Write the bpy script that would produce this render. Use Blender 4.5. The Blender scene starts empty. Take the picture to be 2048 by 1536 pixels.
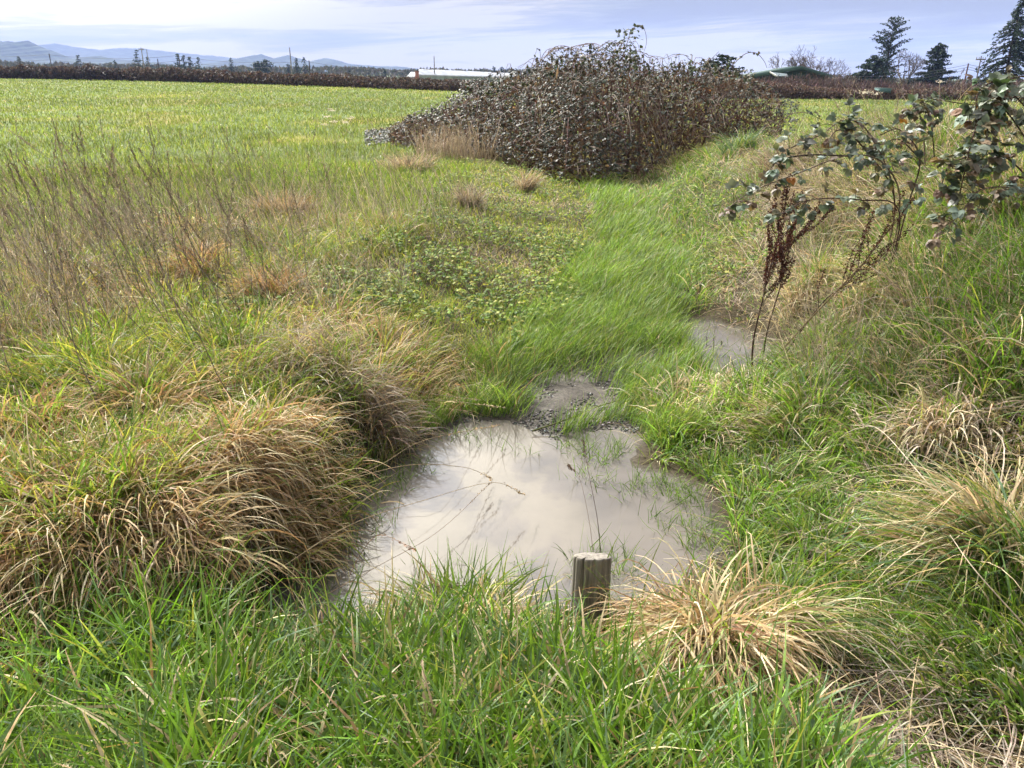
import bpy, math, random
import numpy as np
from mathutils import Matrix, Vector
R = math.radians
C = bpy.context.scene.collection
SC = bpy.context.scene
rng = np.random.default_rng(7)
random.seed(7)

# ------------------------------------------------------------------ camera
PITCH, ROLL, F, CAMZ = 22.0, 0.6, 1538.0, 1.6
cam = bpy.data.cameras.new('camera')
cam.sensor_width = 36.0
cam.lens = F / 2048 * 36
cam.clip_start = 0.05
cam.clip_end = 20000
cam_o = bpy.data.objects.new('camera', cam)
C.objects.link(cam_o)
CM = Matrix.Rotation(R(90 - PITCH), 4, 'X') @ Matrix.Rotation(R(ROLL), 4, 'Z')
cam_o.matrix_world = Matrix.Translation((0, 0, CAMZ)) @ CM
SC.camera = cam_o

# ------------------------------------------------------------------ light
SUN_EL, SUN_AZ = 40.0, -32.0          # azimuth measured from +Y towards +X
sd_ = Vector((math.sin(R(SUN_AZ)) * math.cos(R(SUN_EL)), math.cos(R(SUN_AZ)) * math.cos(R(SUN_EL)), math.sin(R(SUN_EL))))
sun = bpy.data.lights.new('sun', 'SUN')
sun.energy = 4.7
sun.angle = R(1.5)
sun.color = (1.0, 0.955, 0.90)
sun_o = bpy.data.objects.new('sun', sun)
C.objects.link(sun_o)
sun_o.rotation_euler = sd_.to_track_quat('Z', 'Y').to_euler()
SC.view_settings.view_transform = 'Standard'
SC.view_settings.look = 'None'
SC.view_settings.exposure = 0.88
SC.view_settings.gamma = 1.0
SC.view_settings.use_curve_mapping = False
SC.cycles.max_bounces = 6
SC.cycles.diffuse_bounces = 3
SC.cycles.glossy_bounces = 2
SC.cycles.transmission_bounces = 3
SC.cycles.volume_bounces = 1
SC.cycles.use_denoising = True

world = bpy.data.worlds.new('World')
SC.world = world
world.use_nodes = True


class NT:
    """short hand for building node trees"""
    def __init__(s, tree):
        s.t = tree
        tree.nodes.clear()

    def n(s, kind, **kw):
        nd = s.t.nodes.new(kind)
        for k, v in kw.items():
            if k.startswith('_'):
                setattr(nd, k[1:], v)
            else:
                key = k.replace('__', ' ')
                sock = nd.inputs[int(key[1:])] if key[0] == 'i' and key[1:].isdigit() else nd.inputs[key]
                if hasattr(v, 'is_output'):
                    s.t.links.new(v, sock)
                else:
                    sock.default_value = v
        return nd

    def math(s, op, a, b=0.0, clamp=False):
        return s.n('ShaderNodeMath', _operation=op, _use_clamp=clamp, i0=a, i1=b).outputs[0]

    def mix(s, fac, a, b, blend='MIX'):
        m = s.n('ShaderNodeMix', _data_type='RGBA', _blend_type=blend)
        for i, v in ((0, fac), (6, a), (7, b)):
            if hasattr(v, 'is_output'):
                s.t.links.new(v, m.inputs[i])
            else:
                m.inputs[i].default_value = v
        return m.outputs[2]

    def ramp(s, fac, stops):
        r = s.n('ShaderNodeValToRGB', Fac=fac)
        e = r.color_ramp.elements
        while len(e) < len(stops):
            e.new(0.5)
        for i, (p, c) in enumerate(stops):
            e[i].position = p
            e[i].color = c if len(c) == 4 else (*c, 1)
        return r.outputs[0]

    def mapr(s, v, a, b, c=0.0, d=1.0):
        return s.n('ShaderNodeMapRange', _interpolation_type='SMOOTHSTEP', i0=v, i1=a, i2=b, i3=c, i4=d).outputs[0]


w = NT(world.node_tree)
sky = w.n('ShaderNodeTexSky', _sky_type='NISHITA', _sun_disc=False, _sun_elevation=R(SUN_EL), _sun_rotation=R(SUN_AZ))
sky.air_density = 1.0
sky.dust_density = 2.0
geo = w.n('ShaderNodeTexCoord').outputs['Generated']
sep = w.n('ShaderNodeSeparateXYZ', Vector=geo)
X, Y, Z = sep.outputs
vr = w.n('ShaderNodeVectorRotate', _rotation_type='Y_AXIS', Vector=geo, Angle=R(3.0)).outputs[0]
m1 = w.n('ShaderNodeMapping', Vector=vr, Scale=(2.6, 1.2, 30.0), Location=(0.35, 0.1, 0.9)).outputs[0]
n1 = w.n('ShaderNodeTexNoise', Vector=m1, Scale=1.0, Detail=7.0, Roughness=0.58, Distortion=0.5).outputs[0]
m2 = w.n('ShaderNodeMapping', Vector=vr, Scale=(5.0, 3.0, 75.0), Location=(3.1, 0.4, 2.2)).outputs[0]
n2 = w.n('ShaderNodeTexNoise', Vector=m2, Scale=1.0, Detail=5.0, Roughness=0.6, Distortion=0.7).outputs[0]
hi = w.n('ShaderNodeMapping', Vector=geo, Scale=(8.0, 8.0, 9.5), Location=(0.5, 2.0, 0.3)).outputs[0]
n3 = w.n('ShaderNodeTexNoise', Vector=hi, Scale=1.0, Detail=5.0, Roughness=0.55, Distortion=0.4).outputs[0]
elev = w.mapr(Z, 0.10, 0.30)
low = w.math('ADD', w.math('MULTIPLY', n1, 0.65), w.math('MULTIPLY', n2, 0.35))
cl = w.math('ADD', w.math('MULTIPLY', low, w.math('SUBTRACT', 1.0, elev)), w.math('MULTIPLY', n3, elev))
# the bank of grey cloud lies to the right and higher up
right = w.math('MULTIPLY', w.mapr(X, -0.06, 0.22), w.mapr(Z, 0.025, 0.075))
cl = w.math('SUBTRACT', cl, w.math('MULTIPLY', right, 0.13))
left = w.mapr(X, 0.25, -0.45)
cl = w.math('ADD', cl, w.math('ADD', 0.022, w.math('MULTIPLY', left, 0.012)))
CS = 12.0
ccol = w.ramp(cl, [(0.37, (0.45 * CS, 0.465 * CS, 0.53 * CS)), (0.445, (0.55 * CS, 0.57 * CS, 0.60 * CS)), (0.495, (0.70 * CS, 0.68 * CS, 0.66 * CS)), (0.54, (0.94 * CS, 0.89 * CS, 0.77 * CS))])
dsun = w.n('ShaderNodeVectorMath', _operation='DOT_PRODUCT', i0=geo, i1=tuple(sd_)).outputs['Value']
glow = w.mapr(dsun, 0.55, 1.0)
gl = w.mapr(dsun, 0.70, 0.97)
gl = w.math('ADD', 1.0, w.math('MULTIPLY', w.math('MULTIPLY', gl, gl), 9.0))
ccol = w.n('ShaderNodeVectorMath', _operation='SCALE', i0=ccol, Scale=gl).outputs[0]
ccol = w.n('ShaderNodeVectorMath', _operation='SCALE', i0=ccol, Scale=w.mapr(Z, 0.08, 0.35, 0.80, 1.25)).outputs[0]
warm = w.mix(w.mapr(Z, 0.0, 0.075), (1.14, 1.03, 0.84, 1), (1, 1, 1, 1))
ccol = w.mix(1.0, ccol, warm, 'MULTIPLY')
final = w.mix(0.95, sky.outputs[0], ccol)
bg = w.n('ShaderNodeBackground', Color=final, Strength=0.052)
w.t.links.new(bg.outputs[0], w.n('ShaderNodeOutputWorld').inputs[0])

# ------------------------------------------------------------------ pixels of the photo to places
CMn = np.array(CM.to_3x3())


def ray(px, py):
    d = CMn @ np.array([(px - 1024) / F, -(py - 768) / F, -1.0])
    return d


def P(px, py, z):
    d = ray(px, py)
    t = (z - CAMZ) / d[2]
    return np.array([0, 0, CAMZ]) + d * t


def A(px, py, dist):
    d = ray(px, py)
    return np.array([0, 0, CAMZ]) + d * (dist / d[1])


def hash2(ix, iy, seed):
    n = (ix * 374761393 + iy * 668265263 + seed * 974634541) & 0xffffffff
    n = ((n ^ (n >> 13)) * 1274126177) & 0xffffffff
    return ((n ^ (n >> 16)) & 0xffff) / 65535.0


def vnoise(x, y, seed=0):
    x = np.asarray(x, float); y = np.asarray(y, float)
    ix = np.floor(x).astype(np.int64); iy = np.floor(y).astype(np.int64)
    fx = x - ix; fy = y - iy
    fx = fx * fx * (3 - 2 * fx); fy = fy * fy * (3 - 2 * fy)
    a = hash2(ix, iy, seed); b = hash2(ix + 1, iy, seed)
    c = hash2(ix, iy + 1, seed); d = hash2(ix + 1, iy + 1, seed)
    return (a * (1 - fx) + b * fx) * (1 - fy) + (c * (1 - fx) + d * fx) * fy


def fbm(x, y, seed=0, o=3):
    s = 0; a = 0.5; t = 0
    for i in range(o):
        s = s + a * vnoise(x * 2 ** i, y * 2 ** i, seed + i); t += a; a *= 0.5
    return s / t


def sstep(a, b, x):
    t = np.clip((x - a) / (b - a), 0, 1)
    return t * t * (3 - 2 * t)


def poly_sd(poly, x, y):
    """signed distance to a polygon, positive outside"""
    x = np.asarray(x, float); y = np.asarray(y, float)
    d = np.full(x.shape, 1e9); inside = np.zeros(x.shape, bool)
    n = len(poly)
    for i in range(n):
        x0, y0 = poly[i]; x1, y1 = poly[(i + 1) % n]
        ex, ey = x1 - x0, y1 - y0
        t = np.clip(((x - x0) * ex + (y - y0) * ey) / (ex * ex + ey * ey + 1e-12), 0, 1)
        d = np.minimum(d, np.hypot(x - x0 - t * ex, y - y0 - t * ey))
        c = ((y0 > y) != (y1 > y)) & (x < ex * (y - y0) / (ey + 1e-12) + x0)
        inside ^= c
    return np.where(inside, -d, d)


WZ = -0.35
pond_px = [(520, 1195), (575, 1150), (640, 1085), (690, 1030), (720, 975), (790, 930), (860, 880), (930, 845), (1010, 845), (1060, 862), (1130, 885), (1190, 862), (1240, 850), (1275, 880), (1240, 930), (1320, 950), (1400, 985), (1430, 1050), (1440, 1100), (1370, 1160), (1200, 1205), (1050, 1215), (850, 1225), (640, 1240)]
pond = [tuple(P(a, b, WZ)[:2]) for a, b in pond_px]
pud_px = [(1345, 650), (1400, 640), (1470, 660), (1535, 700), (1525, 735), (1470, 755), (1400, 730), (1385, 690)]
pud = [tuple(P(a, b, WZ)[:2]) for a, b in pud_px]
mud = [tuple(P(a, b, -0.33)[:2]) for a, b in [(900, 790), (960, 755), (1060, 725), (1180, 725), (1300, 705), (1390, 715), (1400, 760), (1300, 790), (1260, 850), (1180, 900), (1050, 880), (930, 860)]]
hollow = [tuple(P(a, b, 0.0)[:2]) for a, b in [(1660, 1290), (1760, 1275), (1880, 1370), (2048, 1410), (2250, 1430), (2250, 1660), (1880, 1620), (1720, 1460)]]

CY = np.array([0, 2.6, 4, 5.3, 7, 8.7, 13, 20, 30])
CX = np.array([0.0, 0.05, 0.2, 0.6, 1.0, 1.45, 1.5, 1.7, 1.9])


def chan(y):
    return np.interp(y, CY, CX)


def height(x, y):
    x = np.asarray(x, float); y = np.asarray(y, float)
    d = x - chan(y)
    floor = np.interp(y, [0, 1.5, 1.95, 2.3, 4.3, 5.6, 7, 9, 13, 20, 30], [0, -0.05, -0.20, -0.33, -0.31, -0.27, -0.25, -0.2, -0.15, -0.05, 0])
    half = np.interp(y, [0, 4, 6, 12], [0.7, 0.75, 0.72, 0.6])
    sl = np.interp(y, [3, 4.8, 6.5, 13], [0.5, 0.7, 2.2, 2.0])
    tl = sstep(0, 1, (-d - half) / sl)
    tr = sstep(0, 1, (d - half) / np.interp(y, [2, 5, 9, 14], [2.6, 2.6, 2.2, 2.0]))
    rz = np.interp(y, [0, 1.5, 3, 5, 8, 11, 18, 26], [0.02, 0.14, 0.42, 0.82, 0.9, 0.65, 0.2, 0]) * np.interp(d, [3.0, 5.0, 9.0, 12], [1, 1, 0.35, 0])
    lz = np.interp(y, [1.0, 1.5, 2.1, 2.5], [-0.12, -0.22, -0.2, 0.0]) * sstep(0.4, 0.9, -d)
    z = floor * (1 - tl) * (1 - tr) + rz * tr + lz * tl
    near = sstep(60, 2, np.hypot(x, y))
    z = z + near * (0.10 * (fbm(x * 1.1, y * 1.1, 3) - 0.5) + 0.05 * (fbm(x * 4, y * 4, 9) - 0.5)) * sstep(0.2, 1.2, np.abs(d) + np.abs(y - 3.4) * 0.3)
    hs = poly_sd(hollow, x, y)
    z = z - 0.13 * sstep(0.15, -0.12, hs)
    z = np.where(y < 30, np.maximum(z, WZ + 0.02), z)
    for poly, wl, wr in ((pond, 0.28, 0.7), (pud, 0.35, 0.35)):
        s = poly_sd(poly, x, y)
        s = s + 0.05 * (fbm(x * 7, y * 7, 21) - 0.5) * 2 * sstep(0.4, 0.0, np.abs(s))
        wd = np.where(x < chan(y), wl, wr)
        out = WZ + (np.maximum(z, WZ + 0.035) - WZ) * sstep(-0.04, 1, s / wd)
        inn = WZ - np.minimum(0.22, -s * 0.45)
        z = np.where(s > 0, np.where(s < wd, np.minimum(out, z), z), inn)
    # the land beyond the far hedges lies lower than the field
    far = sstep(0, 1, (y - hedge_y(x) - 4) / 10.0)
    z = z - 2.5 * far
    return z


hedge_pts = [P(a, b, 0.0) for a, b in [(-420, 153), (-150, 154.5), (0, 157), (250, 161), (500, 168), (700, 175), (920, 183), (1150, 191), (1400, 197), (1700, 199), (2048, 203), (2400, 207)]]
HX = np.array([p[0] for p in hedge_pts]); HY = np.array([p[1] for p in hedge_pts])


def hedge_y(x):
    return np.interp(x, HX, HY)


def hz(x, y):
    return float(height(np.array([x]), np.array([y]))[0])


def G(px, py):
    """where the photo's pixel meets the ground"""
    d = ray(px, py)
    t = np.concatenate([np.linspace(0.8, 30, 1500), np.linspace(30.1, 400, 1500)])
    pts = d[None] * t[:, None] + np.array([0, 0, CAMZ])
    hh = height(pts[:, 0], pts[:, 1])
    k = int(np.argmax(pts[:, 2] < hh))
    return np.array([pts[k, 0], pts[k, 1], hh[k]])


# ------------------------------------------------------------------ mesh building
def tag(o, label=None, cat=None, group=None, kind=None):
    for k, v in (('label', label), ('category', cat), ('group', group), ('kind', kind)):
        if v:
            o[k] = v
    return o


def empty(name, loc):
    o = bpy.data.objects.new(name, None)
    o.location = tuple(float(v) for v in loc)
    C.objects.link(o)
    return o


class MB:
    def __init__(s):
        s.V = []; s.Fq = []; s.Ft = []; s.C = []; s.n = 0

    def add(s, V, quads=None, tris=None, col=(1, 1, 1)):
        V = np.asarray(V, np.float32).reshape(-1, 3)
        col = np.asarray(col, np.float32)
        if col.ndim == 1:
            col = np.broadcast_to(col, (len(V), 3))
        if quads is not None and len(quads):
            s.Fq.append(np.asarray(quads, np.int64).reshape(-1, 4) + s.n)
        if tris is not None and len(tris):
            s.Ft.append(np.asarray(tris, np.int64).reshape(-1, 3) + s.n)
        s.V.append(V); s.C.append(col); s.n += len(V)

    def build(s, name, mat, parent=None, loc=(0, 0, 0), smooth=False, link=True):
        V = np.concatenate(s.V); Cc = np.concatenate(s.C)
        V = V - np.asarray(loc, np.float32)
        q = np.concatenate(s.Fq) if s.Fq else np.zeros((0, 4), np.int64)
        t = np.concatenate(s.Ft) if s.Ft else np.zeros((0, 3), np.int64)
        me = bpy.data.meshes.new(name)
        me.vertices.add(len(V))
        me.vertices.foreach_set('co', V.astype(np.float32).ravel())
        nl = q.size + t.size
        me.loops.add(nl)
        me.loops.foreach_set('vertex_index', np.concatenate([q.ravel(), t.ravel()]).astype(np.int32))
        npoly = len(q) + len(t)
        me.polygons.add(npoly)
        st = np.concatenate([np.arange(len(q)) * 4, q.size + np.arange(len(t)) * 3]).astype(np.int32)
        me.polygons.foreach_set('loop_start', st)
        if smooth:
            me.polygons.foreach_set('use_smooth', np.ones(npoly, bool))
        a = me.color_attributes.new('Col', 'FLOAT_COLOR', 'POINT')
        a.data.foreach_set('color', np.concatenate([Cc, np.ones((len(V), 1))], 1).astype(np.float32).ravel())
        me.update(calc_edges=True)
        me.materials.append(mat)
        o = bpy.data.objects.new(name, me)
        if link:
            C.objects.link(o)
        if parent is not None:
            o.parent = parent
            pl = np.array(parent.location) if parent.parent is None else np.zeros(3)
            if loc is not None and np.allclose(loc, pl):
                o.location = (0, 0, 0)
        else:
            o.location = tuple(float(v) for v in loc)
        return o


def U(a, b, n):
    return rng.uniform(a, b, n)


def pick(pal, n, jit=0.15):
    pal = np.asarray(pal, float)
    i = rng.integers(0, len(pal), n)
    return np.clip(pal[i] * (1 + rng.normal(0, jit, (n, 1))) * (1 + rng.normal(0, jit * 0.3, (n, 3))), 0.004, 0.9)


def blades(mb, base, L, W, az, th0, th1, K=4, p=1.4, c0=None, c1=None, kink=0.0, roll=0.6, tipw=0.12, dz=0.0):
    N = len(base)
    if N == 0:
        return
    L = np.broadcast_to(L, N); W = np.broadcast_to(W, N); az = np.broadcast_to(az, N)
    th0 = np.broadcast_to(th0, N); th1 = np.broadcast_to(th1, N)
    s = (np.arange(K) + 0.5) / K
    th = th0[:, None] + (th1 - th0)[:, None] * s[None] ** p
    if kink > 0:
        has = rng.random(N) < kink
        kp = U(0.3, 0.8, N); ka = U(0.6, 1.7, N) * has
        th = th + (s[None] > kp[:, None]) * ka[:, None]
    th = np.minimum(th, 2.9)
    azz = az[:, None] + U(-0.5, 0.5, N)[:, None] * s[None]
    D = np.stack([np.sin(th) * np.cos(azz), np.sin(th) * np.sin(azz), np.cos(th)], -1)
    pts = np.concatenate([np.zeros((N, 1, 3)), np.cumsum(D * (L / K)[:, None, None], 1)], 1) + base[:, None, :]
    H = np.stack([-np.sin(az), np.cos(az), np.zeros(N)], -1)[:, None, :].repeat(K + 1, 1)
    Dn = np.concatenate([D[:, :1], D], 1)
    Nn = np.cross(Dn, H)
    r = (rng.normal(0, roll, N)[:, None] + rng.normal(0, roll, N)[:, None] * (np.arange(K + 1) / K)[None])[..., None]
    S = np.cos(r) * H + np.sin(r) * Nn
    sv = np.arange(K + 1) / K
    wp = np.maximum(tipw, (1 - sv ** 2.2)) * (0.65 + 0.35 * np.minimum(1, sv * 4))
    wv = (W * 0.5)[:, None, None] * wp[None, :, None]
    V = np.stack([pts - S * wv, pts + S * wv], 2)       # N,K+1,2,3
    cc = c0[:, None, :] * (1 - sv[None, :, None]) + c1[:, None, :] * sv[None, :, None]
    cc = np.repeat(cc[:, :, None, :], 2, 2)
    idx = np.arange(N)[:, None] * (K + 1) * 2 + np.arange(K)[None] * 2
    q = np.stack([idx, idx + 1, idx + 3, idx + 2], -1)
    mb.add(V.reshape(-1, 3), q.reshape(-1, 4), None, cc.reshape(-1, 3))


def leaflets(mb, B, D, Nn, L, W, col, droop=0.15, fold=0.18):
    N = len(B)
    if N == 0:
        return
    nrm = lambda v: v / (np.linalg.norm(v, axis=-1, keepdims=True) + 1e-9)
    D = nrm(D); S = nrm(np.cross(D, Nn)); Nn = np.cross(S, D)
    L = np.broadcast_to(L, N)[:, None]; W = np.broadcast_to(W, N)[:, None] * 0.5
    droop = np.broadcast_to(droop, N)[:, None]
    M1 = B + D * L * 0.33 + Nn * L * 0.02; M2 = B + D * L * 0.70 - Nn * L * droop * 0.4; T = B + D * L * 0.98 - Nn * L * droop
    pts = [B, M1 - S * W + Nn * W * fold, M1, M1 + S * W + Nn * W * fold, M2 - S * W * 0.78 + Nn * W * fold * .6, M2, M2 + S * W * 0.78 + Nn * W * fold * .6, T]
    V = np.stack(pts, 1)
    i = np.arange(N)[:, None] * 8
    tr = np.concatenate([i + np.array([[0, 2, 1]]), i + np.array([[0, 3, 2]]), i + np.array([[4, 5, 7]]), i + np.array([[5, 6, 7]])])
    qd = np.concatenate([i + np.array([[1, 2, 5, 4]]), i + np.array([[2, 3, 6, 5]])])
    mb.add(V.reshape(-1, 3), qd, tr, np.repeat(col, 8, 0))


def quads(mb, c, L, W, D=None, col=None):
    """small loose flat flakes"""
    N = len(c)
    nrm = lambda v: v / (np.linalg.norm(v, axis=-1, keepdims=True) + 1e-9)
    D = nrm(rng.normal(0, 1, (N, 3))) if D is None else nrm(D)
    S = nrm(np.cross(D, rng.normal(0, 1, (N, 3))))
    L = np.broadcast_to(L, N)[:, None] * .5; W = np.broadcast_to(W, N)[:, None] * .5
    V = np.stack([c - D * L, c + S * W, c + D * L, c - S * W], 1)
    q = np.arange(N)[:, None] * 4 + np.arange(4)[None]
    mb.add(V.reshape(-1, 3), q, None, np.repeat(col, 4, 0))


def tube(mb, pts, rad, sides=5, col=(0.1, 0.07, 0.05), cap=False):
    pts = np.asarray(pts, float); n = len(pts)
    rad = np.broadcast_to(rad, n)
    T = np.gradient(pts, axis=0); T /= np.linalg.norm(T, axis=1, keepdims=True) + 1e-9
    ref = np.where(np.abs(T[:, 2:3]) > 0.95, np.array([[1., 0, 0]]), np.array([[0, 0, 1.]]))
    A1 = np.cross(T, ref); A1 /= np.linalg.norm(A1, axis=1, keepdims=True) + 1e-9
    A2 = np.cross(T, A1)
    a = np.arange(sides) / sides * 2 * np.pi
    V = pts[:, None] + rad[:, None, None] * (np.cos(a)[None, :, None] * A1[:, None] + np.sin(a)[None, :, None] * A2[:, None])
    i = np.arange(n - 1)[:, None] * sides; j = np.arange(sides)[None]; jn = (np.arange(sides)[None] + 1) % sides
    q = np.stack([i + j, i + jn, i + sides + jn, i + sides + j], -1).reshape(-1, 4)
    mb.add(V.reshape(-1, 3), q, None, np.asarray(col, float))


def spline(pts, n):
    """smooth curve through points"""
    pts = np.asarray(pts, float); m = len(pts)
    if m == 2:
        t = np.linspace(0, 1, n)[:, None]
        return pts[0] * (1 - t) + pts[1] * t
    e = np.concatenate([[2 * pts[0] - pts[1]], pts, [2 * pts[-1] - pts[-2]]])
    out = []
    for u in np.linspace(0, m - 1 - 1e-6, n):
        i = int(u); f = u - i
        p0, p1, p2, p3 = e[i:i + 4]
        out.append(0.5 * (2 * p1 + (p2 - p0) * f + (2 * p0 - 5 * p1 + 4 * p2 - p3) * f * f + (3 * p1 - p0 - 3 * p2 + p3) * f ** 3))
    return np.array(out)


def box(mb, c, s, col, rz=0.0):
    v = np.array([[x, y, z] for x in (-.5, .5) for y in (-.5, .5) for z in (-.5, .5)]) * np.array(s)
    cs, sn = math.cos(rz), math.sin(rz)
    v = np.stack([v[:, 0] * cs - v[:, 1] * sn, v[:, 0] * sn + v[:, 1] * cs, v[:, 2]], 1) + np.array(c)
    q = [(0, 1, 3, 2), (4, 6, 7, 5), (0, 4, 5, 1), (2, 3, 7, 6), (0, 2, 6, 4), (1, 5, 7, 3)]
    mb.add(v, q, None, col)


# ------------------------------------------------------------------ materials
def mat_new(name):
    m = bpy.data.materials.new(name)
    m.use_nodes = True
    return m, NT(m.node_tree)


def foliage(name, transl=0.35, rough=0.45, spec=0.35, tint=(1.15, 1.15, 0.55), noise=0.25, nscale=30.0):
    m, t = mat_new(name)
    col = t.n('ShaderNodeAttribute', _attribute_name='Col').outputs['Color']
    tc = t.n('ShaderNodeTexCoord').outputs['Object']
    nz = t.n('ShaderNodeTexNoise', Vector=tc, Scale=nscale, Detail=2.0).outputs[0]
    f = t.mapr(nz, 0.3, 0.7, 1 - noise, 1 + noise)
    col = t.n('ShaderNodeVectorMath', _operation='SCALE', i0=col, Scale=f).outputs[0]
    pr = t.n('ShaderNodeBsdfPrincipled', Base__Color=col, Roughness=rough)
    pr.inputs['Specular IOR Level'].default_value = spec
    tcol = t.mix(1.0, col, (*tint, 1), 'MULTIPLY')
    tr = t.n('ShaderNodeBsdfTranslucent', Color=tcol)
    sh = t.n('ShaderNodeMixShader', Fac=transl, i1=pr.outputs[0], i2=tr.outputs[0])
    t.t.links.new(sh.outputs[0], t.n('ShaderNodeOutputMaterial').inputs[0])
    return m


def solid(name, rough=0.7, spec=0.3, noise=0.3, nscale=8.0, bump=0.0, metal=0.0):
    m, t = mat_new(name)
    col = t.n('ShaderNodeAttribute', _attribute_name='Col').outputs['Color']
    tc = t.n('ShaderNodeTexCoord').outputs['Object']
    nz = t.n('ShaderNodeTexNoise', Vector=tc, Scale=nscale, Detail=5.0).outputs[0]
    col = t.n('ShaderNodeVectorMath', _operation='SCALE', i0=col, Scale=t.mapr(nz, 0.3, 0.7, 1 - noise, 1 + noise)).outputs[0]
    pr = t.n('ShaderNodeBsdfPrincipled', Base__Color=col, Roughness=rough, Metallic=metal)
    pr.inputs['Specular IOR Level'].default_value = spec
    if bump:
        t.t.links.new(t.n('ShaderNodeBump', Height=nz, Strength=bump, Distance=0.02).outputs[0], pr.inputs['Normal'])
    t.t.links.new(pr.outputs[0], t.n('ShaderNodeOutputMaterial').inputs[0])
    return m


M_green = foliage('green_grass', 0.45, 0.48, 0.3, (1.15, 1.15, 0.6))
M_straw = foliage('dead_grass', 0.30, 0.6, 0.2, (1.1, 0.95, 0.7))
M_bramble = foliage('bramble_leaf', 0.2, 0.5, 0.26, (1.2, 1.2, 0.5), 0.3, 18)
M_forb = foliage('ground_cover_leaf', 0.35, 0.6, 0.15)
M_needle = foliage('needles', 0.1, 0.7, 0.2)
M_twig = solid('twig', 0.75, 0.2, 0.3, 20)
M_bark = solid('bark', 0.9, 0.1, 0.3, 3)
M_stone = solid('stones', 0.65, 0.25, 0.3, 60)
M_paint = solid('painted_metal', 0.7, 0.15, 0.18, 0.8)
M_hill = solid('hill_forest', 0.95, 0.05, 0.5, 0.03)

GREEN = [(0.10, 0.175, 0.025), (0.13, 0.215, 0.03), (0.08, 0.14, 0.028), (0.165, 0.245, 0.045), (0.115, 0.185, 0.06)]
NEARG = [(0.09, 0.18, 0.02), (0.12, 0.225, 0.028), (0.07, 0.135, 0.02), (0.15, 0.26, 0.04), (0.10, 0.18, 0.06)]
FIELDG = [(0.10, 0.145, 0.045), (0.125, 0.168, 0.052), (0.15, 0.185, 0.062)]
BLUEG = [(0.10, 0.17, 0.09), (0.14, 0.21, 0.13), (0.08, 0.14, 0.07)]
YELG = [(0.25, 0.27, 0.06), (0.32, 0.30, 0.08), (0.20, 0.25, 0.06)]
STRAW = [(0.40, 0.33, 0.20), (0.47, 0.39, 0.25), (0.33, 0.26, 0.155), (0.52, 0.45, 0.31)]
BROWN = [(0.32, 0.21, 0.11), (0.38, 0.265, 0.14), (0.24, 0.15, 0.08), (0.44, 0.33, 0.18)]
GREYS = [(0.34, 0.295, 0.235), (0.42, 0.37, 0.30), (0.26, 0.215, 0.165), (0.20, 0.16, 0.125)]

# ------------------------------------------------------------------ ground
def axis(lo, hi, a, b, step, grow=1.16):
    v = list(np.arange(a, b + 1e-6, step))
    s = step
    while v[-1] < hi:
        s = min(s * grow, 400); v.append(v[-1] + s)
    s = step; left = []
    x = v[0]
    while x > lo:
        s = min(s * grow, 400); x -= s; left.append(x)
    return np.array(left[::-1] + v)


gx = axis(-6000, 6000, -6, 6, 0.05)
gy = axis(-200, 7000, 0.6, 15, 0.05)
XX, YY = np.meshgrid(gx, gy)
ZZ = height(XX.ravel(), YY.ravel())
x, y = XX.ravel(), YY.ravel()
V = np.stack([x, y, ZZ], 1)
nx, ny = len(gx), len(gy)
ii = (np.arange(ny - 1)[:, None] * nx + np.arange(nx - 1)[None]).ravel()
gq = np.stack([ii, ii + 1, ii + nx + 1, ii + nx], 1)
r = np.hypot(x, y)
SOIL = np.array([0.055, 0.045, 0.028]); FIELD = np.array([0.13, 0.175, 0.055]); MUDC = np.array([0.04, 0.034, 0.028]); SILT = np.array([0.10, 0.086, 0.07])
ff = sstep(8, 22, r)[:, None]
gcol = SOIL * (1 - ff) + FIELD * ff
fn = fbm(x * 0.12, y * 0.12, 40)[:, None]; fn2 = fbm(x * 0.35, y * 0.25, 44)[:, None]
gcol = gcol * (1 - ff * 0.5 * (1 - fn)) + ff * np.array([0.10, 0.04, 0.0]) * sstep(0.5, 0.75, fn2)
msd = np.minimum(poly_sd(mud, x, y), np.minimum(poly_sd(pond, x, y), poly_sd(pud, x, y)))[:, None]
mf = sstep(0.12, -0.02, msd)
mn = fbm(x * 9, y * 9, 55)[:, None]
gcol = gcol * (1 - mf) + mf * (MUDC * (1 - mn) + SILT * mn)
gcol = np.where((y > hedge_y(x) + 2)[:, None], np.array([0.10, 0.12, 0.05]), gcol)
gm, t = mat_new('earth')
col = t.n('ShaderNodeAttribute', _attribute_name='Col').outputs['Color']
tc = t.n('ShaderNodeTexCoord').outputs['Object']
nA = t.n('ShaderNodeTexNoise', Vector=tc, Scale=45.0, Detail=6.0, Roughness=0.7).outputs[0]
nB = t.n('ShaderNodeTexNoise', Vector=tc, Scale=1.3, Detail=6.0, Roughness=0.6).outputs[0]
k = t.math('MULTIPLY', t.mapr(nA, 0.3, 0.7, 0.6, 1.4), t.mapr(nB, 0.3, 0.7, 0.8, 1.2))
col = t.n('ShaderNodeVectorMath', _operation='SCALE', i0=col, Scale=k).outputs[0]
wet = t.n('ShaderNodeAttribute', _attribute_name='Wet').outputs['Fac']
pr = t.n('ShaderNodeBsdfPrincipled', Base__Color=col, Roughness=t.mapr(wet, 0.0, 1.0, 0.9, 0.55))
t.t.links.new(t.mapr(wet, 0.0, 1.0, 0.05, 0.25), pr.inputs['Specular IOR Level'])
t.t.links.new(t.n('ShaderNodeBump', Height=nA, Strength=0.6, Distance=0.012).outputs[0], pr.inputs['Normal'])
t.t.links.new(pr.outputs[0], t.n('ShaderNodeOutputMaterial').inputs[0])
mb = MB(); mb.add(V, gq, None, gcol)
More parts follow.
